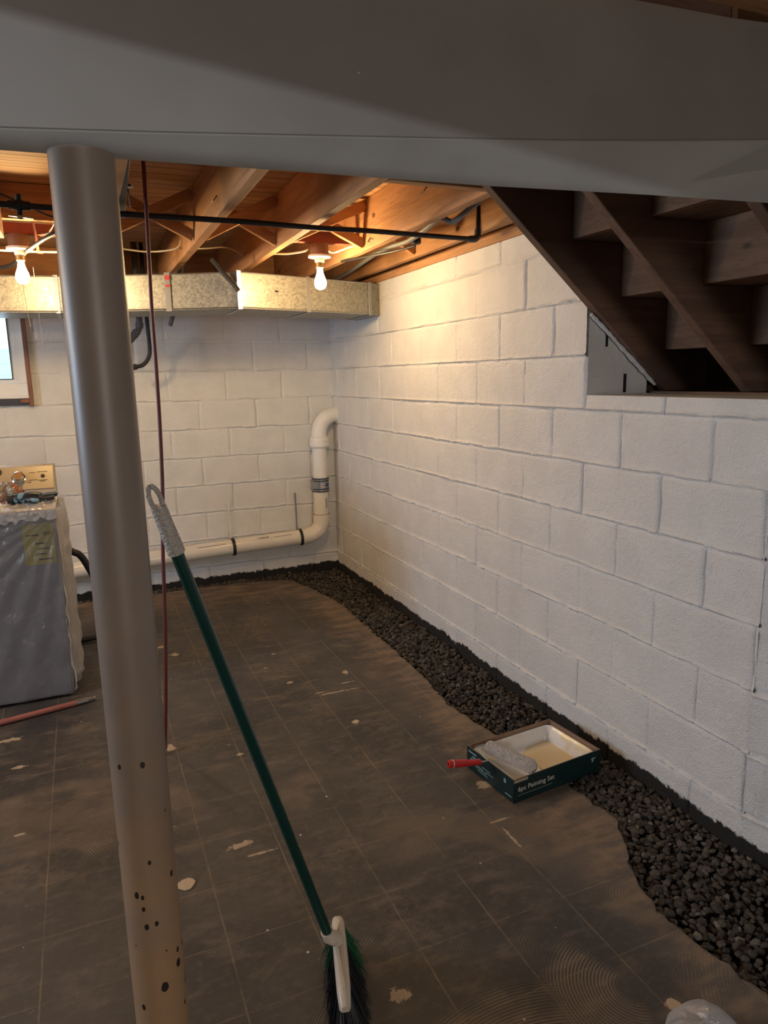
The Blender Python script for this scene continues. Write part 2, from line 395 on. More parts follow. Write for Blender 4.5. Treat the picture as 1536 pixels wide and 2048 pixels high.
def tube(pts, rad, n=12, caps=True):
    P = [Vector(p) for p in pts]; R = rad if isinstance(rad, (list, tuple)) else [rad] * len(P)
    v, f = [], []; t0 = (P[1] - P[0]).normalized(); ref = Vector((0, 0, 1)) if abs(t0.z) < .9 else Vector((1, 0, 0))
    s = t0.cross(ref).normalized()
    for i, p in enumerate(P):
        t = (P[min(i + 1, len(P) - 1)] - P[max(i - 1, 0)]).normalized()
        s = (s - t * s.dot(t)).normalized(); u = t.cross(s)
        for k in range(n):
            a = 2 * math.pi * k / n; v.append(tuple(p + (s * math.cos(a) + u * math.sin(a)) * R[i]))
    for i in range(len(P) - 1):
        for k in range(n): f.append((i * n + k, i * n + (k + 1) % n, (i + 1) * n + (k + 1) % n, (i + 1) * n + k))
    if caps: f.append(tuple(range(n))[::-1]); f.append(tuple(range((len(P) - 1) * n, len(P) * n)))
    return v, f
def lathe(prof, base, axis=(0, 0, 1), n=24):
    """prof: list of (radius, height) along axis"""
    b = Vector(base); t = Vector(axis).normalized(); ref = Vector((1, 0, 0)) if abs(t.x) < .9 else Vector((0, 1, 0))
    s = t.cross(ref).normalized(); u = t.cross(s); v, f = [], []
    for r_, h in prof:
        for k in range(n):
            a = 2 * math.pi * k / n; v.append(tuple(b + t * h + (s * math.cos(a) + u * math.sin(a)) * max(r_, 1e-4)))
    for i in range(len(prof) - 1):
        for k in range(n): f.append((i * n + k, i * n + (k + 1) % n, (i + 1) * n + (k + 1) % n, (i + 1) * n + k))
    f.append(tuple(range(n))[::-1]); f.append(tuple(range((len(prof) - 1) * n, len(prof) * n)))
    return v, f
def grid(fn, nu, nv):
    v = [fn(i / nu, j / nv) for j in range(nv + 1) for i in range(nu + 1)]
    f = [(j * (nu + 1) + i, j * (nu + 1) + i + 1, (j + 1) * (nu + 1) + i + 1, (j + 1) * (nu + 1) + i) for j in range(nv) for i in range(nu)]
    return v, f

def obj(name, vf, m, parent=None, smooth=35, bevel=0., segs=2, solid=0., at=None):
    V, F = vf
    if parent is not None: off = parent.get('_o') or parent.location; off = Vector(off)
    elif at is not None: off = Vector(at)
    else:
        a = np.array(V); lo, hi = a.min(0), a.max(0); off = Vector(((lo[0] + hi[0]) / 2, (lo[1] + hi[1]) / 2, lo[2]))
    me = bpy.data.meshes.new(name); me.from_pydata([(x - off[0], y - off[1], z - off[2]) for x, y, z in V], [], F); me.validate()
    bm = bmesh.new(); bm.from_mesh(me); bmesh.ops.recalc_face_normals(bm, faces=bm.faces); bm.to_mesh(me); bm.free()
    if smooth: me.shade_smooth(); me.set_sharp_from_angle(angle=math.radians(smooth))
    me.materials.append(m); o = bpy.data.objects.new(name, me); COL.objects.link(o)
    if parent is not None:
        o.parent = parent; o.location = off - WORLD[parent.name]; WORLD[o.name] = off
    else: o.location = off; WORLD[o.name] = off
    if bevel:
        b = o.modifiers.new('bevel', 'BEVEL'); b.width = bevel; b.segments = segs; b.limit_method = 'ANGLE'
    if solid:
        q = o.modifiers.new('thickness', 'SOLIDIFY'); q.thickness = solid; q.offset = 0
    return o
WORLD = {}
def part(name, vf, m, parent, **k):
    V, F = vf; a = np.array(V); lo, hi = a.min(0), a.max(0); off = Vector(((lo[0] + hi[0]) / 2, (lo[1] + hi[1]) / 2, lo[2]))
    k.pop('at', None)
    o = obj(name, vf, m, None, at=off, **k)
    o.parent = parent; o.location = off - WORLD[parent.name]
    return o
def tag(o, label, cat, group=None, kind=None):
    o['label'] = label; o['category'] = cat
    if group: o['group'] = group
    if kind: o['kind'] = kind
    return o
def thing(name, loc, label, cat, group=None):
    o = bpy.data.objects.new(name, None); COL.objects.link(o); o.location = loc; o.empty_display_size = .05; WORLD[o.name] = Vector(loc)
    return tag(o, label, cat, group)
def struct(o): o['kind'] = 'structure'; return o
def text(s, size, o, xd, yd, depth=.0006, center=False):
    cu = bpy.data.curves.new('t', 'FONT'); cu.body = s; cu.size = size; cu.extrude = depth
    if center: cu.align_x = 'CENTER'
    t = bpy.data.objects.new('t', cu); COL.objects.link(t); bpy.context.view_layer.update()
    me = bpy.data.meshes.new_from_object(t.evaluated_get(bpy.context.evaluated_depsgraph_get()))
    xd, yd, o = Vector(xd).normalized(), Vector(yd).normalized(), Vector(o); zd = xd.cross(yd)
    V = [tuple(o + xd * v.co.x + yd * v.co.y + zd * v.co.z) for v in me.vertices]; F = [tuple(p.vertices) for p in me.polygons]
    bpy.data.objects.remove(t); bpy.data.curves.remove(cu); bpy.data.meshes.remove(me)
    return V, F

def vnoise(U, V, sc, seed):
    rg = np.random.default_rng(seed); T = rg.random((256, 256))
    a = U / sc; b = V / sc; i = np.floor(a).astype(int); j = np.floor(b).astype(int); x = a - i; y = b - j
    x = x * x * (3 - 2 * x); y = y * y * (3 - 2 * y); i %= 256; j %= 256; i1 = (i + 1) % 256; j1 = (j + 1) % 256
    return T[i, j] * (1 - x) * (1 - y) + T[i1, j] * x * (1 - y) + T[i, j1] * (1 - x) * y + T[i1, j1] * x * y

# ------------------------------------------------------------------ block walls with real relief
HB = .2032
def block_h(U, Z, phase, seed):
    U0, Z0 = U, Z
    U = U + (vnoise(U, Z, .05, seed) - .5) * .006; Z = Z + (vnoise(U0, Z0, .06, seed + 1) - .5) * .006
    zr = (Z - .118) / HB; row = np.floor(zr).astype(int); fz = zr - row
    dz = np.where(fz > .5, fz - 1, fz) * HB
    ph = np.where(row % 2 == 0, phase, phase + HB)
    ur = (U - ph) / (2 * HB); col = np.floor(ur).astype(int); fu = ur - col
    du = np.where(fu > .5, fu - 1, fu) * 2 * HB
    rg = np.random.default_rng(seed + 5); off = rg.random((64, 64))
    h = (off[row % 64, col % 64] - .5) * .0035
    k1 = .45 + 1.0 * vnoise(U0, Z0, .22, seed + 2)
    k2 = .25 + 1.25 * vnoise(row * .37 + U0, col * .53 + Z0 * .2, .3, seed + 3)
    h = h - .0095 * k2 * np.exp(-(du / .0062) ** 2)
    h = h - .0075 * k1 * np.exp(-((dz + .002) / .0048) ** 2) + .0078 * k1 * (.4 + 1.1 * vnoise(U0, Z0, .018, seed + 8)) * np.exp(-((dz - .0075) / .0056) ** 2)
    h += (vnoise(U0, Z0, .013, seed + 4) - .5) * .0020 + (vnoise(U0, Z0, .45, seed + 6) - .5) * .006
    for x, y, q in zip(rg.random(60) * 4, rg.random(60) * 2.1, rg.random(60)):
        if q < .55: h -= .006 * np.exp(-((U0 - x) / .008) ** 2 - ((Z0 - y) / .014) ** 2)
    return h
def wall_piece(u0, u1, z0, z1, du, phase, seed, place):
    nu = max(2, int((u1 - u0) / du)); nv = max(2, int((z1 - z0) / du))
    u = np.linspace(u0, u1, nu + 1); z = np.linspace(z0, z1, nv + 1); U, Z = np.meshgrid(u, z)
    h = block_h(U, Z, phase, seed)
    X = place(U, Z, h).reshape(-1, 3)
    i = np.arange(nu); j = np.arange(nv); I, J = np.meshgrid(i, j); a = (J * (nu + 1) + I).ravel()
    F = np.stack([a, a + 1, a + nu + 2, a + nu + 1], 1)
    return X, F
def wall_obj(name, pieces, extra, m):
    VV, FF, o = [], [], 0
    for X, F in pieces: VV.append(X); FF.append(F + o); o += len(X)
    V = np.concatenate(VV); F = np.concatenate(FF)
    ev, ef = merge(*extra)
    me = bpy.data.meshes.new(name)
    me.from_pydata(V.tolist() + [tuple(x) for x in ev], [], F.tolist() + [tuple(i + len(V) for i in q) for q in ef])
    me.shade_smooth(); me.set_sharp_from_angle(angle=math.radians(50)); me.materials.append(m)
    ob = bpy.data.objects.new(name, me); COL.objects.link(ob); WORLD[name] = Vector((0, 0, 0)); struct(ob); return ob
right = lambda U, Z, h: np.stack([-h, -U, Z], -1)
back = lambda U, Z, h: np.stack([-U, -h, Z], -1)
aw = math.radians(14); ADIR = (math.sin(aw), -math.cos(aw))
def angled(U, Z, h): return np.stack([ADIR[0] * U - h * ADIR[1] * -1 * -1, -3.795 + ADIR[1] * U - h * ADIR[0], Z], -1)
TOPZ = 2.055; SILL = 1.395; YJ = -2.972
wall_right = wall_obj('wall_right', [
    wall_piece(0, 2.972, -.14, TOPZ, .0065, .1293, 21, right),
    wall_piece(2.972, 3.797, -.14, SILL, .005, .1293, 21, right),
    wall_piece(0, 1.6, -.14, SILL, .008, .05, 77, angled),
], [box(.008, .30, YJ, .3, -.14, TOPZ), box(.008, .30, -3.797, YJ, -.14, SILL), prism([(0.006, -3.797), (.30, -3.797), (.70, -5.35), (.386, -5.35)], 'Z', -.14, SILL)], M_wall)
part('block_slot', box(.088, .098, YJ - .003, YJ + .01, 1.575, 1.628), M_darkgap, wall_right)
part('block_slot', box(.182, .195, YJ - .003, YJ + .01, 1.40, 1.472), M_darkgap, wall_right)
WX0, WX1, WZ0, WZ1 = -2.80, -2.085, 1.40, 2.0      # window opening in the back wall
wall_back = wall_obj('wall_back', [
    wall_piece(0, -WX1, -.14, 2.1, .0075, -.015, 44, back),
    wall_piece(-WX1, -WX0, -.14, WZ0, .012, -.015, 44, back),
    wall_piece(-WX1, -WX0, WZ1, 2.1, .012, -.015, 44, back),
    wall_piece(-WX0, 5.0, -.14, 2.1, .03, -.015, 44, back),
], [box(WX1, .3, .008, .25, -.14, 2.1), box(WX0, WX1, .008, .25, -.14, WZ0), box(WX0, WX1, .008, .25, WZ1, 2.1), box(-5.0, WX0, .008, .25, -.14, 2.1)], M_wall)
WLY0, WLY1 = -3.2, -1.8
struct(obj('wall_left', merge(box(-5.2, -5.0, WLY1, .25, -.14, 2.4), box(-5.2, -5.0, -9.2, WLY0, -.14, 2.4), box(-5.2, -5.0, WLY0, WLY1, -.14, 1.2), box(-5.2, -5.0, WLY0, WLY1, 2.0, 2.4)), M_shell, smooth=0))
struct(obj('wall_rear', box(-5.2, 1.6, -9.2, -9.0, -.14, 2.4), M_shell, smooth=0))
struct(obj('wall_side', merge(box(.70, .9, -9.0, -5.35, -.14, 2.4)), M_shell, smooth=0))
# added board behind the camera, unseen, shaped to cast the beam's slanting shade
struct(obj('shade_board', (lambda P: (P + [(x - .02, y - .05, z) for x, y, z in P], box(0, 1, 0, 1, 0, 1)[1]))([(-3.86, -5.50, 1.721), (-2.9, -5.803, 1.505), (-2.9, -5.803, 2.33), (-3.86, -5.50, 2.33)]), M_shell, smooth=0))
struct(obj('light_stop_wall', box(-4.6, -2.3, -5.62, -5.56, 0, 1.6005), M_shell, smooth=0))  # added unseen half wall, keeps the spot off the right wall
# stair well beyond the low wall
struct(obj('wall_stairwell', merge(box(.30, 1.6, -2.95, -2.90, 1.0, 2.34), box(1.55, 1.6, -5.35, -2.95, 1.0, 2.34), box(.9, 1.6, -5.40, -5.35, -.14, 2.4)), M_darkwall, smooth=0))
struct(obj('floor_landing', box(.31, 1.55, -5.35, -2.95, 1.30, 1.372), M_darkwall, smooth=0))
struct(obj('trim_1', merge(obox((.312, -2.99, 1.388), (.312, -3.9, 1.388), .024, .03)), M_stairlight, bevel=.003))
struct(obj('trim_2', tube(smoothpath([(.004, -2.985, 1.692), (.08, -2.987, 1.632), (.15, -2.984, 1.575), (.22, -2.99, 1.515), (.33, -2.985, 1.428)], 6),
                        [.006 + .005 * random.random() for _ in range(25)], 8), M_wall))

# ------------------------------------------------------------------ ceiling boards and framing
ZJ, ZT = 2.10, 2.335
struct(obj('ceiling', box(-5.2, 1.6, -9.2, .3, ZT, ZT + .03), M_sub, smooth=0))
def joist(x0, x1, y0, y1, label):
    o = obj('floor_joist', box(x0, x1, y0, y1, ZJ, ZT - .001), M_joist, bevel=.003); return tag(o, label, 'joist', 'floor joists under the ceiling boards')
joist(-2.055, -2.015, -4.08, -1.585, 'short floor joist at the left edge, ending above the left bulb')
joist(-1.63, -1.59, -4.08, -.02, 'floor joist running behind the top of the round pole')
joist(-1.228, -1.188, -4.08, -.02, 'grey-brown floor joist first to the right of the round pole')
joist(-.842, -.802, -4.08, -.02, 'floor joist just left of the right lit bulb')
joist(-.405, -.365, -2.925, -.02, 'orange-lit floor joist just right of the right lit bulb')
joist(-.075, -.037, -2.925, -.02, 'last floor joist, closest above the white block wall')
joist(-2.46, -2.42, -4.08, -.02, 'floor joist hidden left of the left bulb')
tag(obj('header_board', box(-.80, .3, -2.968, -2.928, ZJ, ZT - .001), M_joistx, bevel=.003), 'wooden header board between the joists and the staircase', 'header')
tag(obj('header_board', box(-2.415, -1.635, -1.580, -1.540, 2.185, ZT - .001), M_joistx, bevel=.003), 'short wooden header board above the left bulb', 'header')
tag(obj('sill_plate', merge(box(-.006, .14, -2.925, -.02, TOPZ + .001, TOPZ + .042)), M_joist, bevel=.003), 'wooden sill plate with white paint smears on top of the block wall', 'sill plate')
tag(obj('rim_joist', box(.10, .14, -2.925, -.02, TOPZ + .043, ZT - .001), M_joist, bevel=.003), 'rim joist in the shade behind the sill plate', 'joist')
tag(obj('rim_joist', box(-5.0, .09, .03, .07, 2.102, ZT - .001), M_joistx), 'rim joist in the shade on the back wall behind the duct', 'joist')
struct(obj('trim_6', box(-5.2, .3, .08, .25, 2.10, ZT), M_shell, smooth=0))
def bridge(x0, x1, y, label):
    t = thing('cross_bridging', ((x0 + x1) / 2, y, ZJ + .01), label, 'bridging', 'crossed wooden bridging between the joists')
    part('strut', obox((x0, y - .020, ZJ + .03), (x1, y - .020, ZT - .03), .048, .028, (0, 1, 0)), M_joistx, t, bevel=.002)
    part('strut', obox((x0, y + .020, ZT - .03), (x1, y + .020, ZJ + .03), .048, .028, (0, 1, 0)), M_joistx, t, bevel=.002)
bridge(-1.588, -1.230, -1.72, 'crossed bridging struts beside the pole, behind the red cord')
bridge(-1.186, -.844, -1.72, 'crossed bridging struts in the shaded bay between two grey-brown joists')
bridge(-.800, -.407, -1.76, 'crossed bridging struts lit orange behind the right bulb')
bridge(-.363, -.077, -1.66, 'short crossed bridging struts next to the block wall')

# ------------------------------------------------------------------ beam and column
ZB = 1.795
near = [(-3.4, -4.03), (-2.1, -4.115), (-1.841, -4.114), (-1.66, -4.160), (-1.479, -4.211), (-1.31, -4.259), (-1.148, -4.307), (-1.0, -4.358), (-.855, -4.412), (-.3, -4.55), (.25, -4.62)]
far = [(-3.4, -3.93), (-2.1, -4.010), (-1.848, -4.027), (-1.698, -4.036), (-1.464, -4.055), (-1.29, -4.066), (-1.123, -4.077), (-.96, -4.098), (-.792, -4.119), (-.3, -4.165), (.25, -4.20)]
V, F = [], []
n = len(near); cx_, cy_ = -1.78, -5.184; nz = []
for i, ((a, b), (c, e)) in enumerate(zip(near, far)):     # the lower lip slopes down toward its far edge
    gap = (e - cy_) / (b - cy_); q = 1 + .6 * (min(gap, 1.42) - 1)
    if i < 1 or i > n - 3: q = 1 + .6 * (1.08 - 1) if i < 1 else 1.22
    near[i] = (cx_ + (a - cx_) * q if 1 < i < n - 2 else a, cy_ + (b - cy_) * q); nz.append(1.481 + (ZB - 1.481) * q)
for (a, b), (c, e), zn in zip(near, far, nz):
    top = -4.085 - .043 * (a + 1.8) if a > -1.8 else -4.085
    V += [(a, b, zn), (c, e, ZB), (c, e + .02, ZJ - .001), (a, min(top, e - .02), ZJ - .001)]
for i in range(n - 1):
    for k in range(4): F.append((i * 4 + k, i * 4 + (k + 1) % 4, (i + 1) * 4 + (k + 1) % 4, (i + 1) * 4 + k))
F += [(0, 1, 2, 3), tuple(4 * (n - 1) + k for k in (3, 2, 1, 0))]
bm_ = thing('support_beam', (-1.5, -4.1, ZB), 'large grey painted beam crossing the top of the picture', 'beam')
lipV = [q for i in range(n) for q in (V[i * 4], V[i * 4 + 1], (V[i * 4 + 1][0], V[i * 4 + 1][1], ZB + .012), (V[i * 4][0], V[i * 4][1] + .004, V[i * 4][2] + .004))]
part('web', ([(x, y, z + (.0125 if i % 4 == 1 else .0045 if i % 4 == 0 else 0)) for i, (x, y, z) in enumerate(V)], F), M_beam, bm_, smooth=20)
part('lower_flange', (lipV, F), M_flange, bm_, smooth=20)
tag(obj('beam_top_plate', box(-3.4, .28, -4.75, -4.165, ZJ, ZJ + .038), M_joistx, bevel=.003), 'brown wooden plate on top of the grey beam at the upper right corner', 'plate')
PX, PY = -1.7457, -4.0405; PR = .0444
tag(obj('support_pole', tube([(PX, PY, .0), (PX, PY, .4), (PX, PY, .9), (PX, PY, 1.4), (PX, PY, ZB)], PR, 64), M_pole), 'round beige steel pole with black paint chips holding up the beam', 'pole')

# ------------------------------------------------------------------ floor and gravel
edge = [(-5.0, -.11), (-2.2, -.11), (-1.425, -.108), (-1.101, -.11), (-.811, -.117), (-.526, -.189), (-.432, -.267), (-.354, -.624), (-.303, -.899), (-.313, -1.378), (-.311, -1.822), (-.323, -2.217),
        (-.353, -2.534), (-.326, -2.755), (-.312, -2.833), (-.25, -3.05), (-.256, -3.305), (-.248, -3.52), (-.300, -3.61), (-.357, -3.689), (-.416, -3.826), (-.424, -3.947), (-.401, -4.06), (-.398, -4.162), (-.37, -4.3), (-.36, -4.8), (-.30, -6.0)]
E = [Vector((x, y, 0)) for x, y in edge]; fine = []
for a, b in zip(E[:-1], E[1:]):
    k = max(1, int((b - a).length / .02)); nrm = Vector((-(b - a).y, (b - a).x, 0)).normalized()
    for i in range(k):
        p = a.lerp(b, i / k)
        q = (vnoise(np.array([p.x + p.y * 1.7]), np.array([p.y]), .06, 3)[0] - .5) * .022 + (random.random() - .5) * .006
        fine.append(p + nrm * q)
fine.append(E[-1])
poly = [(p.x, p.y) for p in fine] + [(.72, -6.0), (.72, -9.0), (-5.0, -9.0)]
n = len(poly); inset = []
V = [(x, y, -.003) for x, y in poly] + [(x, y, -.13) for x, y in poly]
# slightly rounded lip: inner ring
ring = [(p.x - (.012 if i > 40 else 0), p.y - .012, 0) for i, p in enumerate(fine)] + [(x, y, 0) for x, y in poly[len(fine):]]
V += ring
F = [tuple(range(2 * n, 3 * n))] + [(i, (i + 1) % n, n + (i + 1) % n, n + i) for i in range(n)] + [(2 * n + i, 2 * n + (i + 1) % n, (i + 1) % n, i) for i in range(n)]
struct(obj('floor', (V, F), M_floor, smooth=0, at=(0, 0, 0)))
struct(obj('floor_trench', box(-5.0, .9, -6.0, .25, -.2, -.075), M_soil, smooth=0))

def ico(sub=1):
    bm = bmesh.new(); bmesh.ops.create_icosphere(bm, subdivisions=sub, radius=1.); v = np.array([x.co[:] for x in bm.verts]); f = np.array([[x.index for x in q.verts] for q in bm.faces]); bm.free(); return v, f
iv, jf = ico(1)
fp = np.array([(p.x, p.y) for p in fine])
def right_edge(y):     # slab edge X as a function of Y on the long side
    q = fp[fp[:, 1] < -.25]; o = np.argsort(q[:, 1]); return np.interp(y, q[o, 1], q[o, 0])
def back_edge(x):
    q = fp[(fp[:, 0] < -.45)]; o = np.argsort(q[:, 0]); return np.interp(x, q[o, 0], q[o, 1])
pts = []
N1 = 12500
y = RNG.uniform(-4.95, -.02, N1); xe = right_edge(np.minimum(y, -.25)); wallx = np.where(y < -3.8, (-3.795 - y) * .25, 0.)
x = xe + RNG.random(N1) * (wallx - xe) * 1.0
keep = (y < -.3) | (x > -.40)
pts.append(np.stack([x, y], 1)[keep])
N2 = 4200
x = RNG.uniform(-2.9, -.35, N2); ye = back_edge(x); yy = ye + RNG.random(N2) * (-ye)
pts.append(np.stack([x, yy], 1))
pts = np.concatenate(pts)
nst = len(pts); VV, FF = [], []
for i in range(nst):
    s0 = RNG.uniform(.0075, .0155) * (1.25 if RNG.random() < .12 else 1.)
    v = iv * (1 + RNG.normal(0, .12, (len(iv), 1))) * np.array([s0, s0 * RNG.uniform(.6, .95), s0 * RNG.uniform(.4, .75)])
    a, b, c = RNG.uniform(0, 6.28), RNG.normal(0, .45), RNG.normal(0, .45)
    R = (Matrix.Rotation(a, 3, 'Z') @ Matrix.Rotation(b, 3, 'X') @ Matrix.Rotation(c, 3, 'Y'))
    px, py = pts[i]
    zb = -.036 + .022 * vnoise(np.array([px]), np.array([py]), .16, 9)[0] + RNG.uniform(-.016, .012)
    VV.append(v @ np.array(R).T + np.array([px - .004, py, zb])); FF.append(jf + i * len(iv))
V = np.concatenate(VV); F = np.concatenate(FF)
me = bpy.data.meshes.new('gravel'); me.from_pydata(V.tolist(), [], F.tolist()); me.materials.append(M_gravel)
g = bpy.data.objects.new('gravel', me); COL.objects.link(g); tag(g, 'dark crushed gravel filling the trench along the block walls', 'gravel', kind='stuff')

# ------------------------------------------------------------------ window in the back wall
win = struct(obj('window_1', merge(box(WX0, WX0 + .05, .05, .11, WZ0 + .085, WZ1 - .05), box(WX1 - .055, WX1, .05, .11, WZ0 + .085, WZ1 - .05), box(WX0, WX1, .049, .11, WZ0 + .0045, WZ0 + .085), box(WX0, WX1, .049, .11, WZ1 - .05, WZ1)), M_white, bevel=.003))
part('sash', merge(box(WX0 + .05, WX0 + .075, .06, .085, WZ0 + .11, WZ1 - .075), box(WX1 - .08, WX1 - .055, .06, .085, WZ0 + .11, WZ1 - .075), box(WX0 + .05, WX1 - .055, .058, .085, WZ0 + .0855, WZ0 + .11), box(WX0 + .05, WX1 - .055, .058, .085, WZ1 - .075, WZ1 - .0505)), M_frame, win, bevel=.002)
part('sash_gasket', merge(box(WX1 - .0845, WX1 - .0800, .052, .085, WZ0 + .11, WZ1 - .075), box(WX0 + .075, WX1 - .08, .052, .085, WZ0 + .11, WZ0 + .1145)), M_darkgap, win)
part('pane', box(WX0 + .07, WX1 - .075, .068, .072, WZ0 + .1, WZ1 - .06), M_glass, win, smooth=0)
part('sill_board', box(WX0, WX1 + .02, -.03, .06, WZ0 - .012, WZ0 + .004), M_white, win, bevel=.003)
struct(obj('trim_3', merge(box(WX1 + .005, WX1 + .030, -.035, -.0, 1.335, 1.95)), M_trimwood, bevel=.002))
struct(obj('trim_4', merge(box(WX0 - .03, WX1 + .005, -.028, -.0, 1.345, 1.385)), M_dkwood, bevel=.002))
struct(obj('trim_5', merge(box(WX1 - .045, WX1 + .005, -.036, -.0, 1.360, 1.384)), M_trimwood, bevel=.002))
struct(obj('wall_neighbor', box(-5.5, 1.0, 3.0, 3.2, -1.0, 1.83), M_siding, smooth=0))
win2 = struct(obj('window_2', merge(box(-5.14, -5.08, WLY0, WLY0 + .06, 1.2, 2.0), box(-5.14, -5.08, WLY1 - .06, WLY1, 1.2, 2.0), box(-5.14, -5.08, WLY0, WLY1, 1.2, 1.26), box(-5.14, -5.08, WLY0, WLY1, 1.94, 2.0)), M_frame))
part('pane', box(-5.112, -5.108, WLY0 + .06, WLY1 - .06, 1.26, 1.94), M_glass, win2, smooth=0)

# ------------------------------------------------------------------ air duct along the back wall
du = thing('air_duct', (-1.3, -.8, 1.85), 'galvanized sheet metal air duct along the back wall', 'duct')
fr = [(-3.2, -.72), (-1.84, -.875), (-1.20, -1.14), (-.943, -1.285), (-.52, -1.155), (-.085, -1.02), (-.004, -.975)]
Z0d, Z1d = 1.855, 2.044
def ductsec(i, j, k=.39):
    P = fr[i:j + 1]; poly = [(x, y) for x, y in P] + [(x, min(y + k, -.15)) for x, y in reversed(P)]
    return prism(poly, 'Z', Z0d, Z1d)
for i, j in ((0, 1), (1, 3), (3, 4), (4, 5), (5, 6)): part('duct_section', ductsec(i, j), M_galv, du, smooth=12)
for i in (1, 3, 4, 5):
    x, y = fr[i]; dx = fr[i + 1][0] - x; dy = fr[i + 1][1] - y; L = math.hypot(dx, dy); q = .012
    part('drive_cleat', merge(obox((x - q * dx / L, y - q * dy / L - .003, (Z0d + Z1d) / 2), (x + q * dx / L, y + q * dy / L - .003, (Z0d + Z1d) / 2), .004, Z1d - Z0d + .008),
         obox((x, y - .002, Z0d - .003), (x, y + .37, Z0d - .003), .018, .003)), M_steel, du)
for z0, z1 in ((2.012, 2.034), (1.975, 1.987)):
    x = -1.29; y = fr[2][1] + (x - fr[2][0]) / (fr[1][0] - fr[2][0]) * (fr[1][1] - fr[2][1])
    part('red_tape', obox((x - .012, y - .006, (z0 + z1) / 2), (x + .012, y - .014, (z0 + z1) / 2), .002, z1 - z0), M_redtape, du)
x = -1.29
part('drive_cleat', obox((x - .014, fr[2][1] + .045 - .006, (Z0d + Z1d) / 2), (x + .014, fr[2][1] + .033 - .006, (Z0d + Z1d) / 2), .004, Z1d - Z0d + .012), M_steel, du)
for zz in (Z0d + .006, Z1d - .004):
    part('duct_seam', tube([(x_, y_ - .002, zz) for x_, y_ in fr[:-1]], .0035, 6), M_steel, du)
part('duct_screw', tube([(-.73, -1.222, 1.957), (-.715, -1.228, 1.952)], .004, 8), M_black, du)

# ------------------------------------------------------------------ lamps
def lamp(x, y, ztop, zb, label, chain):
    t = thing('ceiling_lamp', (x, y, zb - .06), label, 'lamp', 'bare bulb lamps on the ceiling')
    part('mounting_box', lathe([(.046, .0), (.046, .055)], (x, y, ztop)), M_boxwood, t)
    lh = part('lampholder', lathe([(.022, -.035), (.024, -.03), (.026, -.014), (.056, -.010), (.058, -.004), (.056, 0), (.02, 0)], (x, y, ztop), n=32), M_porcelain, t)
    part('socket', lathe([(.019, -.060), (.0205, -.058), (.0205, -.036), (.019, -.034)], (x, y, ztop)), M_brass, lh)
    h = ztop - .060
    part('light_bulb', lathe([(.013, 0), (.014, -.012), (.0165, -.026), (.022, -.042), (.0275, -.056), (.0300, -.070), (.0285, -.084), (.022, -.096), (.012, -.102), (.001, -.1035)], (x, y, h), n=28), M_bulb, t, smooth=80)
    if chain:
        part('pull_cord', tube(smoothpath([(x - .010, y - .02, ztop - .02), (x - .006, y - .045, ztop - .09), (x + .004, y - .05, ztop - .25), (x + .012, y - .05, ztop - .36)], 6), .0012, 6), M_nm, t)
        part('pull_cord', tube(smoothpath([(x + .05, y - .02, ztop - .09), (x + .052, y - .03, ztop - .26), (x + .054, y - .03, ztop - .40), (x + .045, y - .03, ztop - .44), (x + .03, y - .03, ztop - .38)], 8), .0009, 6), M_nm, t)
    return t
lamp(-.612, -1.66, 2.080, 1.93, 'lit bare bulb in a white porcelain holder close to the block wall', False)
lamp(-1.972, -1.35, 2.104, 1.96, 'lit bare bulb with pull cord at the left edge beside the pole', True)
tag(obj('mounting_board', merge(box(-.802, -.405, -1.682, -1.644, 2.136, 2.19)), M_redboard, bevel=.003), 'red-brown board between two joists carrying the right bulb', 'board')
tag(obj('mounting_board', merge(box(-2.415, -1.635, -1.37, -1.332, 2.160, 2.21)), M_redboard, bevel=.003), 'red-brown board between two joists carrying the left bulb', 'board')

# ------------------------------------------------------------------ pipes and cables under the ceiling
gp = thing('gas_pipe', (-1.0, -2.32, 2.06), 'thin black iron pipe running across under the joists', 'pipe')
part('pipe', tube(smoothpath([(-3.0, -2.46, 2.055), (-1.97, -2.43, 2.062), (-1.57, -2.335, 2.075), (-1.15, -2.325, 2.078), (-.857, -2.30, 2.078), (-.6, -2.315, 2.076), (-.35, -2.315, 2.072), (-.10, -2.30, 2.072)], 6), .0105, 12), M_black, gp)
part('elbow', merge(tube(smoothpath([(-.125, -2.30, 2.072), (-.095, -2.30, 2.073), (-.082, -2.30, 2.085), (-.080, -2.30, 2.115)], 5), .0145, 12)), M_black, gp)
part('riser', merge(tube([(-.080, -2.30, 2.10), (-.074, -2.30, 2.215)], .0105, 12), tube([(-.0765, -2.30, 2.16), (-.05, -2.24, 2.178)], .009, 10)), M_black, gp)
vx, vy = -1.905, -2.415
va = part('valve', merge(lathe([(.011, -.036), (.015, -.032), (.015, -.016), (.018, -.008), (.018, .008), (.015, .016), (.015, .032), (.011, .036)], (vx, vy, 2.065), (1, .06, 0), 12), lathe([(.011, 0), (.011, .022), (.008, .025)], (vx, vy, 2.075)), tube([(vx, vy, 2.045), (vx, vy - .01, 2.025)], .010, 8)), M_black, gp)
part('valve_handle', merge(obox((vx - .035, vy - .012, 2.030), (vx + .038, vy - .012, 2.024), .014, .006)), M_brass, va)
part('strap', merge(tube([(-1.79, -2.39, 2.04), (-1.79, -2.41, 2.085), (-1.79, -2.38, 2.10)], .004, 6)), M_steel, gp)
tag(obj('flue_pipe', merge(obox((-1.59, -2.9, 2.16), (-1.575, -2.2, 2.10), .03, .03)), M_black, bevel=.004), 'dark square tube beside the top of the pole', 'pipe')
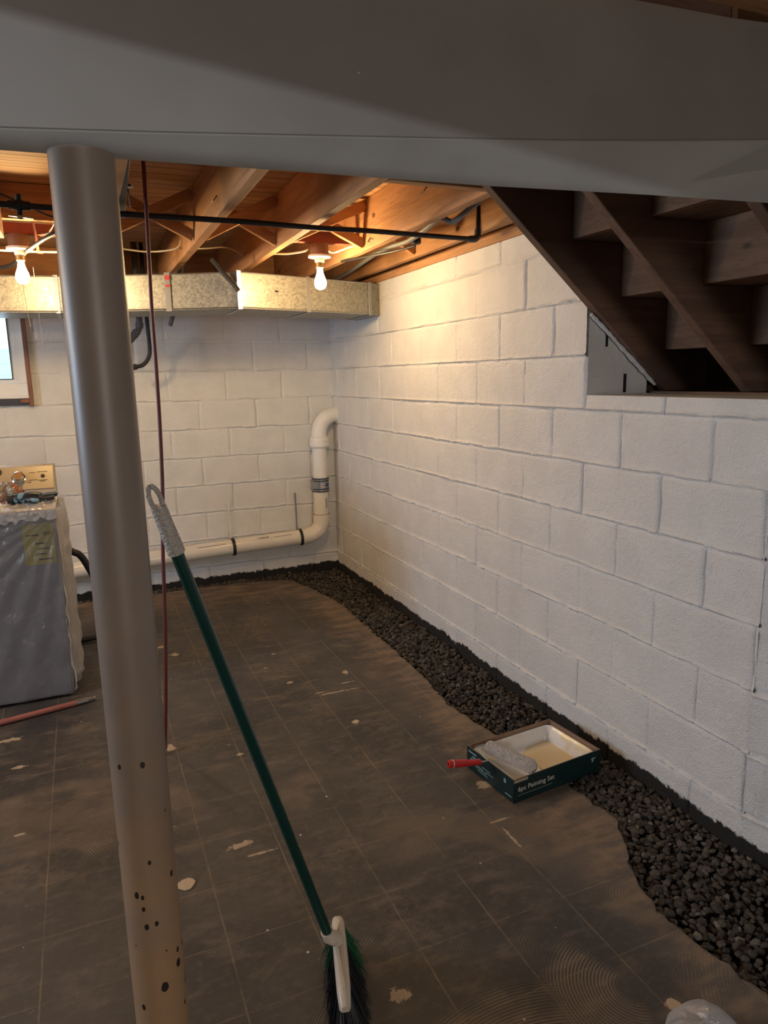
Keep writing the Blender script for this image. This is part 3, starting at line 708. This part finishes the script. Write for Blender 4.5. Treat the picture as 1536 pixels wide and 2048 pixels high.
tag(obj('pipe_clamp', merge(obox((-1.60, -2.50, 2.128), (-1.55, -2.52, 2.128), .02, .008), tube([(-1.565, -2.52, 2.12), (-1.562, -2.53, 2.06)], .003, 6)), M_steel), 'bright metal clamp on the dark square tube by the pole', 'clamp')
tag(obj('power_cord', tube(smoothpath([(-1.497, -2.42, 2.33), (-1.498, -2.42, 2.233), (-1.501, -2.42, 2.059), (-1.508, -2.42, 1.769), (-1.510, -2.42, 1.539), (-1.514, -2.42, 1.301), (-1.523, -2.42, 1.065), (-1.539, -2.42, .842), (-1.553, -2.42, .55), (-1.574, -2.41, .23), (-1.588, -2.40, .06), (-1.60, -2.42, .012), (-1.68, -2.46, .008), (-1.80, -2.44, .008)], 8), .0072, 10), M_cord), 'dark red power cord hanging down beside the pole', 'cord')
tag(obj('armored_cable', tube(smoothpath([(-.16, -.60, 2.115), (-.19, -.95, 2.112), (-.240, -1.35, 2.118), (-.262, -1.55, 2.12), (-.264, -1.75, 2.122), (-.262, -1.95, 2.115), (-.29, -2.15, 2.115), (-.325, -2.33, 2.115), (-.335, -2.44, 2.118), (-.300, -2.47, 2.10), (-.285, -2.54, 2.12), (-.25, -2.62, 2.16)], 6), .0115, 10), M_bx), 'grey flexible armored cable along the last joists by the block wall', 'cable')
tag(obj('black_cable', tube(smoothpath([(-.42, -1.45, 2.09), (-.36, -1.62, 2.088), (-.29, -1.84, 2.085), (-.235, -1.98, 2.092)], 6), .006, 8), M_rubber), 'short black cable with a clamp beside the armored cable', 'cable')
tag(obj('junction_fitting', lathe([(.018, 0), (.024, .008), (.024, .03), (.016, .04)], (-.235, -1.99, 2.095), n=16), M_black), 'round black fitting where the armored cable meets the bridging', 'fitting')
tag(obj('white_cable', tube(smoothpath([(-1.62, -1.25, 2.15), (-1.50, -1.25, 2.135), (-1.38, -1.24, 2.13), (-1.26, -1.30, 2.14), (-1.232, -1.33, 2.18)], 6), .0045, 8), M_nm), 'pale cable between the pole and the first joist right of it', 'cable')
tag(obj('white_cable', tube(smoothpath([(-1.186, -1.02, 2.19), (-1.06, -1.0, 2.2), (-.95, -1.06, 2.2), (-.846, -1.0, 2.17)], 6), .0045, 8), M_nm), 'pale cable in the shaded bay left of the right bulb', 'cable')
tag(obj('white_cable', tube(smoothpath([(-.80, -1.42, 2.118), (-.73, -1.50, 2.108), (-.68, -1.60, 2.105), (-.66, -1.64, 2.11)], 6), .005, 8), M_nm), 'pale cable entering the right lamp box from the left', 'cable')
tag(obj('white_cable', tube(smoothpath([(-.56, -1.62, 2.115), (-.50, -1.56, 2.115), (-.45, -1.60, 2.13), (-.412, -1.72, 2.14)], 6), .005, 8), M_nm), 'pale cable leaving the right lamp box toward the wall', 'cable')
tag(obj('white_cable', tube(smoothpath([(-2.30, -1.19, 2.10), (-2.08, -1.19, 2.112), (-1.90, -1.20, 2.112), (-1.66, -1.25, 2.112), (-1.632, -1.25, 2.12)], 6), .005, 8), M_nm), 'pale cable passing just above the left bulb', 'cable')
tag(obj('black_cable', tube(smoothpath([(-1.64, -2.0, 2.11), (-1.813, -1.76, 2.098), (-1.93, -1.42, 2.085), (-2.05, -.95, 2.075), (-2.2, -.85, 2.075)], 6), .0095, 10), M_rubber), 'thick black cable slanting across in front of the left bulb', 'cable')
tag(obj('black_cable', tube(smoothpath([(-2.15, -2.40, 2.14), (-1.98, -2.36, 2.115), (-1.83, -2.25, 2.075), (-1.80, -2.2, 2.075), (-1.815, -1.95, 2.09), (-1.84, -1.65, 2.12), (-1.87, -1.45, 2.15)], 6), .0035, 8), M_rubber), 'thin black wire looping over the gas valve at left', 'cable')
tag(obj('iron_bracket', merge(obox((-1.90, -1.42, 2.21), (-1.895, -1.30, 2.09), .012, .003), obox((-1.895, -1.30, 2.09), (-1.875, -1.30, 2.09), .012, .003)), M_redboard), 'rusty flat iron strap hanging right of the left bulb', 'bracket')
def hook(p, s, label):
    x, y, z = p
    o = obj('bent_nail', tube([(x + .002, y - .03 * s, z + .02), (x - .012, y - .03 * s, z + .0), (x - .014, y, z - .004)], .0022, 6), M_black); tag(o, label, 'nail', 'bent nails in the joist sides')
hook((-.407, -2.42, 2.215), 1, 'bent nail high on the bright orange joist near the stairs')
hook((-.407, -1.86, 2.125), -1, 'bent nail at the lower end of the orange joist bridging')
hook((-1.230, -2.28, 2.15), 1, 'bent nail on the first joist right of the pole')

# hoses and drains behind the pole
tag(obj('drain_pipe', merge(tube(smoothpath([(-1.381, -.3, 2.333), (-1.383, -.3, 1.86), (-1.388, -.3, 1.815), (-1.42, -.3, 1.77), (-1.52, -.3, 1.66)], 6), .019, 12), tube([(-1.383, -.3, 1.85), (-1.386, -.3, 1.82)], .024, 12), tube([(-1.40, -.3, 1.797), (-1.425, -.3, 1.765)], .024, 12)), M_grey_pipe), 'grey drain pipe elbow below the duct beside the pole', 'pipe')
tag(obj('black_hose', merge(tube(smoothpath([(-1.337, -.3, 2.333), (-1.337, -.3, 1.89), (-1.333, -.3, 1.70), (-1.345, -.3, 1.63), (-1.383, -.3, 1.585), (-1.43, -.3, 1.572)], 6), .0125, 12), tube([(-1.42, -.3, 1.574), (-1.45, -.3, 1.57)], .019, 10)), M_rubber), 'dark hose curving below the duct behind the red cord', 'hose')
tag(obj('hose_stub', tube([(-1.080, -.50, 2.333), (-1.194, -.47, 1.88), (-1.213, -.45, 1.822)], .0135, 12), M_grey_pipe), 'short dark pipe end sticking out under the duct', 'pipe')
tag(obj('pipe_stub', tube(smoothpath([(-1.075, -1.26, 2.105), (-1.03, -1.27, 2.045), (-.975, -1.30, 1.975), (-.955, -1.315, 1.942)], 5), .0125, 12), M_rubber), 'short dark pipe hanging in front of the duct face', 'pipe')

# ------------------------------------------------------------------ white drain pipe in the back corner
pv = thing('sewer_pipe', (-.6, -.085, .22), 'large white plastic sewer pipe running along the back wall into the corner', 'pipe')
PYc = -.085; pr = .057
part('horizontal_run', tube([(-2.6, PYc, .205), (-.27, PYc, .289)], pr, 28), M_pvc, pv)
el = smoothpath([(-.34, PYc, .2865), (-.27, PYc, .289), (-.20, PYc, .312), (-.160, PYc, .36), (-.150, PYc, .42), (-.150, PYc, .445)], 6)
part('elbow', tube(el, pr + .004, 28), M_pvc, pv)
part('elbow_collar', tube([(-.150, PYc, .405), (-.150, PYc, .452)], pr + .006, 28), M_pvc, pv)
part('glue_line', tube([(-.150, PYc, .451), (-.150, PYc, .454)], pr + .0064, 28), plain('purple_primer', (.33, .17, .09), .5), pv)
part('riser', tube([(-.150, PYc, .44), (-.148, PYc, .66)], pr, 28), M_pvc, pv)
cp = part('coupling', tube([(-.149, PYc, .628), (-.148, PYc, .735)], pr + .006, 28), M_steel, pv)
for z in (.632, .650, .712, .728): part('clamp_band', tube([(-.148, PYc, z - .0035), (-.148, PYc, z + .0035)], pr + .009, 28), M_rubber, cp)
for z in (.640, .700): part('clamp_screw', box(-.222, -.205, PYc - .02, PYc + .02, z, z + .016), M_steel, cp)
part('sticker', grid(lambda u, v: (-.148 + (pr + .0075) * math.sin(.35 + .75 * u), PYc - (pr + .0075) * math.cos(.35 + .75 * u), .668 + .026 * v), 6, 1), M_blue, cp)
part('sticker', grid(lambda u, v: (-.148 + (pr + .0075) * math.sin(-.18 + .42 * u), PYc - (pr + .0075) * math.cos(-.18 + .42 * u), .664 + .030 * v), 6, 1), M_cream, cp)
part('sticker', grid(lambda u, v: (-.148 + (pr + .0080) * math.sin(-.12 + .32 * u), PYc - (pr + .0080) * math.cos(-.12 + .32 * u), .676 + .008 * v), 6, 1), M_redst, cp)
part('upper_pipe', tube([(-.147, PYc, .735), (-.146, PYc, .985)], pr - .003, 28), M_pvcpaint, pv)
part('hub', lathe([(pr + .006, 0), (pr + .016, .012), (pr + .016, .045), (pr + .011, .048), (pr + .011, .052), (pr + .015, .056), (pr + .012, .078), (pr, .084)], (-.146, PYc, .962), n=32), M_pvcpaint, pv)
part('upper_bend', tube(smoothpath([(-.146, PYc, 1.03), (-.144, PYc, 1.08), (-.128, PYc, 1.135), (-.090, PYc, 1.18), (-.045, PYc + .01, 1.20), (.02, PYc + .02, 1.205)], 6), pr, 28), M_pvcpaint, pv)
M_wallp = M_white
def strap(x, z0, label):
    zc = .289 + (x + .27) * .036
    st = part('pipe_strap', tube([(x - .011, PYc, zc - .0004), (x + .011, PYc, zc + .0004)], pr + .0075, 28), M_rubber, pv)
    q = part('hanger_strip', merge(obox((x - .004, -.022, zc + pr - .01), (x - .006, -.014, z0), .013, .003)), M_wallp if x < -.5 else M_steel, pv)
strap(-.838, .60, ''); strap(-.325, .62, '')
tv = text('( CRESLINE', .017, (-.66, PYc - pr * .74, .2745 + pr * .70), (1, 0, .036), (0, .70, .72)); part('printed_text', tv, M_ink, pv)
part('printed_line', obox((-.54, PYc - pr * .76, .279 + pr * .70), (-.40, PYc - pr * .76, .284 + pr * .70), .001, .0025), plain('grey_ink', (.2, .17, .13), .6), pv)
part('printed_line', obox((-1.10, PYc - pr * .76, .2585 + pr * .70), (-.90, PYc - pr * .76, .266 + pr * .70), .001, .004), plain('faded_ink', (.35, .30, .22), .6), pv)
tv = text('( CRESLINE', .016, (-.128, PYc - pr - .0005, .585), (0, 0, -1), (1, .35, 0)); part('printed_text', tv, M_ink, pv)

# ------------------------------------------------------------------ washer under a plastic sheet
WXa, WXb, WYa, WYb, WZ = -2.60, -1.932, -1.672, -1.01, .905
wa = thing('washing_machine', ((WXa + WXb) / 2, (WYa + WYb) / 2, 0), 'washing machine covered in plastic sheet at the left edge', 'washer')
part('cabinet', box(WXa, WXb, WYa, WYb, .012, WZ), M_enamel, wa, bevel=.012, segs=3)
part('lid', box(WXa + .05, WXb - .05, WYa + .03, WYb - .15, WZ + .001, WZ + .012), M_enamel, wa, bevel=.006)
for x in (WXa + .05, WXb - .05):
    for y in (WYa + .05, WYb - .05): part('foot', lathe([(.02, 0), (.02, .013)], (x, y, 0), n=12), M_rubber, wa)
cons = prism([(-1.165, .90), (-1.15, .935), (-1.062, 1.060), (-1.02, 1.062), (-1.0, 1.05), (-1.0, .90)], 'X', WXa + .01, WXb - .004)
co = part('control_console', cons, M_consoletrim, wa, bevel=.006)
na = Vector((0, -.125, .088)).normalized(); nn = Vector((0, -.818, .575)); yy_ = Vector((0, .575, .818))
def cp_(x, t): return Vector((x, -1.15, .935)) + yy_ * t + nn * .0015
cf = part('console_face', (lambda a, b, c, e: ([tuple(a), tuple(b), tuple(c), tuple(e)] + [tuple(q + nn * .003) for q in (a, b, c, e)], box(0, 1, 0, 1, 0, 1)[1]))(cp_(WXa + .02, .008), cp_(WXb - .012, .008), cp_(WXb - .012, .142), cp_(WXa + .02, .142)), M_console, wa, bevel=.002)
part('knob', lathe([(.034, 0), (.034, .004), (.028, .008), (.026, .030), (.022, .034)], cp_(-2.108, .075) + nn * .003, tuple(nn), 24), M_chrome, cf)
part('button', lathe([(.009, 0), (.009, .006), (.006, .009)], cp_(-1.995, .083) + nn * .003, tuple(nn), 16), M_ink, cf)
part('badge', lathe([(.022, 0), (.022, .002)], cp_(-2.205, .118) + nn * .003, tuple(nn), 20), M_ink, cf)
for x0, x1, t in [(-2.02, -1.972, .108), (-2.018, -1.974, .058), (-2.008, -1.985, .052), (-2.06, -2.03, .105), (-2.13, -2.09, .112), (-2.06, -2.02, .062), (-2.07, -2.05, .050)]:
    part('printed_line', obox(cp_(x0, t) + nn * .0034, cp_(x1, t) + nn * .0034, .003, .0008, tuple(nn)), M_ink, cf)
elb = part('energy_label', box(-2.075, -1.945, WYa - .0015, WYa - .0003, .665, .855), M_yellow, wa, smooth=0)
part('printed_text', text('or.', .035, (-1.992, WYa - .002, .800), (1, 0, 0), (0, 0, 1)), M_ink, elb)
for x0, x1, z in [(-2.06, -2.01, .80), (-2.03, -1.98, .76), (-2.02, -1.97, .735), (-2.03, -1.985, .71), (-2.02, -1.96, .685)]:
    part('printed_line', box(x0, x1, WYa - .0022, WYa - .0016, z, z + .006), M_ink, elb)

def fold(u, v, s): return float(vnoise(np.array([u * 6 + 3]), np.array([v * 6 + 5]), s, 31)[0] - .5)
def front(u, v):
    x = WXa + (WXb + .002 - WXa) * u; z = .02 + (WZ + .014 - .02) * v
    # folds fan out from the top right corner
    ang = math.atan2(WZ + .02 - z, WXb + .02 - x); rr = math.hypot(WZ + .02 - z, WXb + .02 - x)
    rip = math.sin(ang * 34 + 2 * fold(u, v, .8)) * .006 * min(1, rr * 4) * (.4 + .6 * math.exp(-rr * 1.2))
    return (x, WYa - .014 - rip - .010 * fold(u, v, .5), z)
def side(u, v):
    z = .03 + (WZ + .012 - .03) * v; y = WYa - .010 + (WYb - .10 - WYa + .1) * u * (.55 + .45 * min(1, abs(1.15 - abs(v - .62) * 1.5)))
    bul = .035 * math.sin(math.pi * min(1, u * 1.1)) * (1 - v * .35) * (1 if v > .05 else .5)
    return (WXb + .004 + bul + .014 * math.sin(u * 26 + v * 5 + 2 * fold(u, v, .5)) * min(1, u * 4) + .014 * fold(u, v, .35), y, z)
def topf(u, v):
    x = WXa + (WXb + .006 - WXa) * u; w_ = v - .16
    if w_ < 0: return (x, WYa - .024 - .012 * abs(fold(u * 2, v, .2)), WZ + .020 + w_ * (.30 + .25 * fold(u * 2, 0, .3)))
    y = WYa - .020 + .45 * w_
    return (x, y, WZ + .022 + (.038 * fold(u, v, .28) + .016 * abs(fold(u * 2, v * 2, .2))) * min(1, w_ * 6))
ps = thing('plastic_sheet', ((WXa + WXb) / 2, WYa, .02), 'thin clear plastic drop sheet draped over the washing machine', 'sheet')
part('front_panel', grid(front, 90, 70), M_sheet, ps, smooth=80)
part('side_panel', grid(side, 36, 70), M_sheet_side, ps, smooth=80)
part('top_panel', grid(topf, 60, 36), M_sheet_side, ps, smooth=80)

gl = thing('work_glove', (-1.98, -1.56, WZ + .03), 'blue and black work glove lying on the covered washer', 'glove')
gz = WZ + .040
gparts = [tube([(-2.10, -1.56, gz + .012), (-2.07, -1.565, gz + .016), (-2.02, -1.57, gz + .018), (-1.985, -1.575, gz + .016)], [.020, .026, .030, .022], 10)]
for dy, L, dz in ((-.030, .055, -.004), (-.012, .068, .006), (.008, .070, .010), (.026, .056, .002)):
    gparts.append(tube([(-1.995, -1.575 + dy * .7, gz + .014), (-1.97, -1.575 + dy, gz + .014 + dz), (-1.985 + L * .75, -1.575 + dy * 1.2, gz + .018 + dz), (-1.985 + L, -1.575 + dy * 1.2, gz + .020 + dz)], [.011, .0115, .0105, .006], 8))
gparts.append(tube([(-2.05, -1.585, gz + .014), (-2.03, -1.615, gz + .012), (-1.995, -1.628, gz + .010)], [.012, .012, .007], 8))
part('glove_body', merge(*gparts), M_glove, gl, smooth=70)
part('cuff', tube([(-2.125, -1.555, gz + .010), (-2.10, -1.56, gz + .012)], [.024, .023], 12), M_rubber, gl)
def ragf(u, v):
    a = 2 * math.pi * u; q = v * math.pi / 2; k = 1 + .55 * fold(u * 3, v * 3, .35) + .3 * fold(u * 5, v * 5, .2)
    return (-2.150 + .085 * k * math.cos(a) * math.cos(q), -1.41 + .075 * k * math.sin(a) * math.cos(q), WZ + .030 + .075 * k * math.sin(q))
tag(obj('paint_rag', grid(ragf, 60, 24), M_rag, smooth=60), 'crumpled tan and red rag on the covered washer beside the glove', 'rag')
tag(obj('drain_hose', tube(smoothpath([(-1.99, -.93, .62), (-1.90, -.92, .545), (-1.86, -.91, .515), (-1.82, -.90, .43), (-1.76, -.90, .25), (-1.75, -.91, .10), (-1.80, -.93, .035), (-1.88, -.93, .022), (-1.97, -.93, .022)], 8), .019, 12), M_rubber), 'black corrugated hose looping out behind the washer', 'hose')

ep = thing('extension_pole', (-2.05, -1.815, 0), 'pink painted extension pole with grey threaded tip lying on the floor', 'pole')
part('shaft', tube([(-2.75, -1.965, .0135), (-1.925, -1.790, .0135)], .0125, 14), M_pink, ep)
fe = part('ferrule', tube([(-1.925, -1.790, .0135), (-1.875, -1.7795, .0135)], .0135, 14), M_steel, ep)
part('thread', merge(*[tube([(-1.875 + k * .006, -1.7795 + k * .0013, .0135), (-1.871 + k * .006, -1.7787 + k * .0013, .0135)], .010 - .0006 * (k % 2), 12) for k in range(6)]), M_steel, fe)

# ------------------------------------------------------------------ broom leaning on the pole
br = thing('push_broom', (-1.36, -3.87, 0), 'broom with dark green handle leaning against the pole', 'broom')
Htop = Vector((-1.690, -4.010, 1.320)); Hbot = Vector((-1.377, -3.851, .250)); hd = (Hbot - Htop).normalized()
gl_ = .128
part('handle', tube([Htop + hd * (gl_ - .01), Hbot + hd * .01], .0112, 20), M_green, br)
gs = Htop + hd * gl_
side_v = hd.cross(Vector((.2, .98, 0))).normalized()
rgr = []; pg = []
for i in range(27):
    t = i / 26; pg.append(Htop + hd * (.040 + (gl_ - .040) * t)); rgr.append(.0122 + .0022 * t + (.0007 if i % 2 else 0))
gp_ = part('grip', tube(pg, rgr, 20), M_grip, br)
lp = []
for i in range(21):
    a = math.pi * 2 * i / 20
    lp.append(Htop + hd * (.028 - .024 * math.cos(a)) + side_v * (.0085 * math.sin(a)))
part('hanging_loop', tube(lp, .0042, 10, caps=False), M_grip, gp_)
P1 = Vector((-1.329, -3.780, .210)); P2 = Vector((-1.385, -3.985, .178)); bx_ = (P2 - P1).normalized(); ac = Vector((.965, -.262, 0)).normalized(); up_ = ac.cross(bx_).normalized()
if up_.z < 0: up_ = -up_
def bar(t, w, hh): return [P1 + bx_ * ((P2 - P1).length * t) + ac * (i * w) + up_ * (j * hh) for i, j in ((-1, -1), (1, -1), (1, .5), (.55, 1), (-.55, 1), (-1, .5))]
V, F = [], []; prof = [(-.015, .4), (0, .75), (.06, .95), (.25, 1.), (.5, 1.), (.8, .95), (.96, .8), (1.01, .5)]
for t, k in prof: V += [tuple(q) for q in bar(t, .0155 * k, .016 * k)]
for i in range(len(prof) - 1):
    for k in range(6): F.append((i * 6 + k, i * 6 + (k + 1) % 6, i * 6 + 6 + (k + 1) % 6, i * 6 + 6 + k))
F += [tuple(range(6)), tuple(range(6 * len(prof) - 1, 6 * len(prof) - 7, -1))]
part('head_block', (V, F), M_cap, br, smooth=50)
sb = P1.lerp(P2, .30) + up_ * .008
part('socket', tube([Hbot - hd * .006, Hbot + hd * .012, Hbot.lerp(sb, .6), sb], [.0145, .0155, .0165, .013], 18), M_cap, br)
part('socket_rib', merge(obox(Hbot.lerp(sb, .55), P1.lerp(P2, .10) + up_ * .014, .006, .010), obox(Hbot.lerp(sb, .6), P1.lerp(P2, .85) + up_ * .014, .006, .012)), M_cap, br)
def brist(a, b, n_):
    V, F = [], []
    for _ in range(n_):
        t = random.uniform(a, b); sgn = random.uniform(-1, 1)
        root = P1.lerp(P2, t) - up_ * .014 + ac * (sgn * .012)
        fl_ = (t - .5) * .20
        tip = Vector((root.x, root.y, 0.004)) + ac * (sgn * .034 + random.gauss(0, .008)) + Vector((bx_.x, bx_.y, 0)) * (fl_ + random.gauss(0, .012)) + Vector((.02, .02, 0))
        tip.z = .004 + abs(random.gauss(0, .006))
        mid = root.lerp(tip, .5) + Vector((random.gauss(0, .004), random.gauss(0, .004), -.006)); w_ = .0011; o = len(V); dirn = (tip - root).normalized(); s1 = dirn.cross(Vector((random.random(), random.random(), .1))).normalized(); s2 = dirn.cross(s1)
        for p, k in ((root, 1), (mid, .9), (tip, .6)):
            for q in (s1, -.5 * s1 + .87 * s2, -.5 * s1 - .87 * s2): V.append(tuple(p + q * (w_ * k)))
        for i in (0, 3):
            for k in range(3): F.append((o + i + k, o + i + (k + 1) % 3, o + i + 3 + (k + 1) % 3, o + i + 3 + k))
    return V, F
gb = part('green_bristles', brist(.0, .20, 420), M_gbristle, br, smooth=0); gb['kind'] = 'stuff'; gb['label'] = 'green bristles'
bb = part('black_bristles', brist(.22, 1.0, 1500), M_bristle, br, smooth=0); bb['kind'] = 'stuff'; bb['label'] = 'black bristles'

# ------------------------------------------------------------------ paint kit box, tray and roller
BC = Vector((-.3225, -3.1375, .001)); ba = math.radians(5.7); bu = Vector((math.cos(ba), math.sin(ba), 0)); bv = Vector((-math.sin(ba), math.cos(ba), 0)); bz = Vector((0, 0, 1))
def L(u, v, z=0.): return BC + bu * u + bv * v + bz * z
def lbox(u0, u1, v0, v1, z0, z1): 
    v, f = box(u0, u1, v0, v1, z0, z1); return [tuple(L(*q)) for q in v], f
hu, hv, bh, th = .205, .140, .088, .0035
bxo = thing('paint_kit_box', BC, 'open dark green cardboard box of a painting set on the floor edge', 'box')
part('box_tray', merge(lbox(-hu, hu, -hv, hv, 0, .003), lbox(-hu, hu, -hv, -hv + th, 0, bh), lbox(-hu, hu, hv - th, hv, 0, bh), lbox(-hu, -hu + th, -hv, hv, 0, bh), lbox(hu - th, hu, -hv, hv, 0, bh)), M_box, bxo, bevel=.0008)
part('box_lining', merge(lbox(-hu + th, hu - th, hv - th - .0015, hv - th, .004, bh - .0005), lbox(hu - th - .0015, hu - th, -hv + th, hv - th, .004, bh - .0005), lbox(-hu + th, hu - th, -hv + th, -hv + th + .0015, .004, bh - .0005), lbox(-hu + th, -hu + th + .0015, -hv + th, hv - th, .004, bh - .0005), lbox(-hu, hu, hv - th, hv, bh, bh + .0008), lbox(hu - th, hu, -hv, hv, bh, bh + .0008)), M_card, bxo)
part('printed_text', text('6pc Painting Set', .026, L(-hu + .018, -hv - .0006, .040), bu, bz), M_cream, bxo)
part('printed_text', text('9"', .024, L(hu - .045, -hv - .0006, .048), bu, bz), M_cream, bxo)
part('printed_band', lbox(-hu + .001, -hu + .062, -hv - .0008, -hv, bh - .012, bh - .001), M_tan_print, bxo)
part('printed_line', merge(lbox(-hu + .018, -hu + .175, -hv - .0007, -hv, .0235, .026)), plain('dim_print', (.16, .17, .16), .6), bxo)
M_cyanp = plain('dim_cyan_print', (.22, .32, .32), .6)
for vv, zz, wv_, hh in [(.105, .070, .05, .006), (.095, .055, .02, .007), (.07, .052, .012, .012), (.055, .066, .03, .005), (.06, .035, .05, .003), (.05, .028, .07, .0025), (.04, .02, .06, .0025), (-.09, .055, .012, .016), (-.11, .016, .035, .004), (.02, .045, .05, .0025), (.0, .036, .045, .0025), (.11, .04, .014, .01)]:
    part('printed_line', lbox(-hu - .0007, -hu, vv - wv_ / 2, vv + wv_ / 2, zz, zz + hh), M_cyanp, bxo)

tr = thing('paint_tray', L(0, 0, .004), 'white plastic roller tray with wet cream paint inside the green box', 'tray')
def rr(su, sv, rad, n_=6):
    o = []
    for cx, cy, a0 in ((su - rad, sv - rad, 0), (-su + rad, sv - rad, 90), (-su + rad, -sv + rad, 180), (su - rad, -sv + rad, 270)):
        for i in range(n_ + 1): a = math.radians(a0 + 90 * i / n_); o.append((cx + rad * math.cos(a), cy + rad * math.sin(a)))
    return o
tu, tw = hu - .010, hv - .008
def floorz(u): 
    t = (u + tu) / (2 * tu)            # ramp on the left, well on the right
    return .056 - .046 * min(1, max(0, (t - .02) / .55))
rings = []
for su, sv, rad, fz in ((tu, tw, .03, lambda u: .066), (tu + .001, tw + .001, .03, lambda u: .073), (tu - .003, tw - .003, .028, lambda u: .075), (tu - .008, tw - .008, .026, lambda u: .073), (tu - .022, tw - .016, .024, lambda u: max(.030, floorz(u) + .012)), (tu - .034, tw - .024, .018, lambda u: floorz(u)), (tu - .10, tw - .06, .015, lambda u: floorz(u)), (tu - .16, tw - .10, .008, lambda u: floorz(u))):
    rings.append([tuple(L(u, v, fz(u))) for u, v in rr(su, sv, rad)])
V = [q for rg_ in rings for q in rg_]; m_ = len(rings[0]); F = []
for i in range(len(rings) - 1):
    for k in range(m_): F.append((i * m_ + k, i * m_ + (k + 1) % m_, (i + 1) * m_ + (k + 1) % m_, (i + 1) * m_ + k))
F.append(tuple(range((len(rings) - 1) * m_, len(rings) * m_)))
part('tray_shell', (V, F), M_tray, tr, smooth=60, solid=.0022)
pool = [(u, v) for u, v in rr(.078, tw - .026, .02)]
part('paint_pool', prism([(L(u + .085, v).x, L(u + .085, v).y) for u, v in pool], 'Z', .006, .0225), M_paint, tr, smooth=30)

ro = thing('paint_roller', L(-.11, 0, .06), 'paint roller with shaggy cover and red handle resting in the tray', 'roller')
A = Vector((-.478, -3.062, .092)); B = Vector((-.403, -3.262, .092)); rd = (B - A).normalized()
rs = rd.cross(Vector((0, 0, 1))).normalized(); ru = rs.cross(rd)
def rollf(u, v):
    a = 2 * math.pi * u; e = min(v, 1 - v); k = .0245 * min(1, .72 + e * 6) + .0028 * fold(u * 9, v * 12, .22) + .0032 * random.uniform(-1, 1)
    p = A.lerp(B, v) + (rs * math.cos(a) + ru * math.sin(a)) * k; return tuple(p)
v_, f_ = grid(rollf, 72, 90)
def capf(P, v0):
    c = len(v_); return c
nc = part('nap_cover', (v_, f_), M_nap, ro, smooth=0)
for P_, q_ in ((B, 1), (A, -1)): part('end_cap', lathe([(.019, -.002), (.0195, .0), (.014, .003), (.004, .003)], P_ - rd * (.004 * q_), tuple(rd * q_), 20), M_nap, nc)
wire = smoothpath([A + rd * .01, A - rd * .012, Vector((-.488, -3.050, .094)), Vector((-.520, -3.058, .096)), Vector((-.528, -3.075, .097)), Vector((-.533, -3.120, .098)), Vector((-.534, -3.150, .099)), Vector((-.540, -3.162, .100)), Vector((-.575, -3.165, .105))], 6)
part('frame_rod', tube(wire, .0032, 10), M_steel, ro)
Hs, He = Vector((-.568, -3.164, .104)), Vector((-.700, -3.164, .128))
hdir = (He - Hs)
hnd = part('handle', tube([Hs, Hs + hdir * .10, Hs + hdir * .16, Hs + hdir * .35, Hs + hdir * .6, Hs + hdir * .85, Hs + hdir * .97, He], [.0095, .0115, .0100, .0115, .0135, .0145, .0135, .0100], 18), M_red, ro)
part('handle_ring', tube([Hs + hdir * .86, Hs + hdir * .885], .0150, 18), M_cream, hnd)
part('handle_hole', tube([He - hdir * .01, He + hdir * .004], .005, 12), M_darkgap, hnd)

# ------------------------------------------------------------------ staircase
st = thing('staircase', (-.05, -3.42, SILL), 'open wooden staircase seen from below behind the low block wall', 'stairs')
def RX(k): return -.112 + .228 * k
def TZ(k): return 1.946 - .193 * k
sp = [(-.70, 2.304), (.362, 1.402), (RX(3), 1.402), (RX(3), TZ(2)), (RX(2), TZ(2)), (RX(2), TZ(1)), (RX(1), TZ(1)), (RX(1), TZ(0)), (RX(0), TZ(0)), (RX(0), TZ(-1)), (RX(-1), TZ(-1)), (RX(-1), 2.328), (-.70, 2.328)]
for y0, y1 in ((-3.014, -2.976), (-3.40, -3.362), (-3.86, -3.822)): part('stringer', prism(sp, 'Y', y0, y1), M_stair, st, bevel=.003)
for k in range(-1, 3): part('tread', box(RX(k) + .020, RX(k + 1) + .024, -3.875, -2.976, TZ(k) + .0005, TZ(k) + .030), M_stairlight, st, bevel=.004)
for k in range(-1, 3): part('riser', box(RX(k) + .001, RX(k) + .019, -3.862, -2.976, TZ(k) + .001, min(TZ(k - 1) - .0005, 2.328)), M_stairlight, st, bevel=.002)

# ------------------------------------------------------------------ plastic bag and floor scraps near the camera
def bagf(u, v):
    a = 2 * math.pi * u; q = v * math.pi / 2; k = 1 + .22 * math.sin(a * 2 + 1) * .4 + .10 * float(vnoise(np.array([2 + math.cos(a) * 2]), np.array([2 + math.sin(a) * 2 + v]), .7, 31)[0] - .5)
    return (-.645 + .085 * k * math.cos(a) * math.cos(q) ** .7, -4.255 + .10 * k * math.sin(a) * math.cos(q) ** .7, .002 + .085 * k * math.sin(q))
tag(obj('plastic_bag', grid(bagf, 60, 26), M_bag, smooth=70), 'crumpled translucent plastic bag at the bottom right edge', 'bag')
def flake(x, y, s, label):
    n_ = 11; pts_ = [(x + s * (.7 + .6 * random.random()) * math.cos(6.283 * i / n_), y + s * (.6 + .5 * random.random()) * math.sin(6.283 * i / n_)) for i in range(n_)]
    tag(obj('plaster_flake', prism(pts_, 'Z', .0005, .004), plain('tan_plaster', (.55, .43, .29), .8, bump=.3), bevel=.001), label, 'flake', 'plaster flakes on the floor')
flake(-1.625, -3.229, .030, 'tan plaster flake on the floor right of the pole')
flake(-.615, -4.135, .018, 'tan plaster flake beside the plastic bag')
flake(-.800, -2.50, .016, 'pale plaster flake in the middle of the floor')
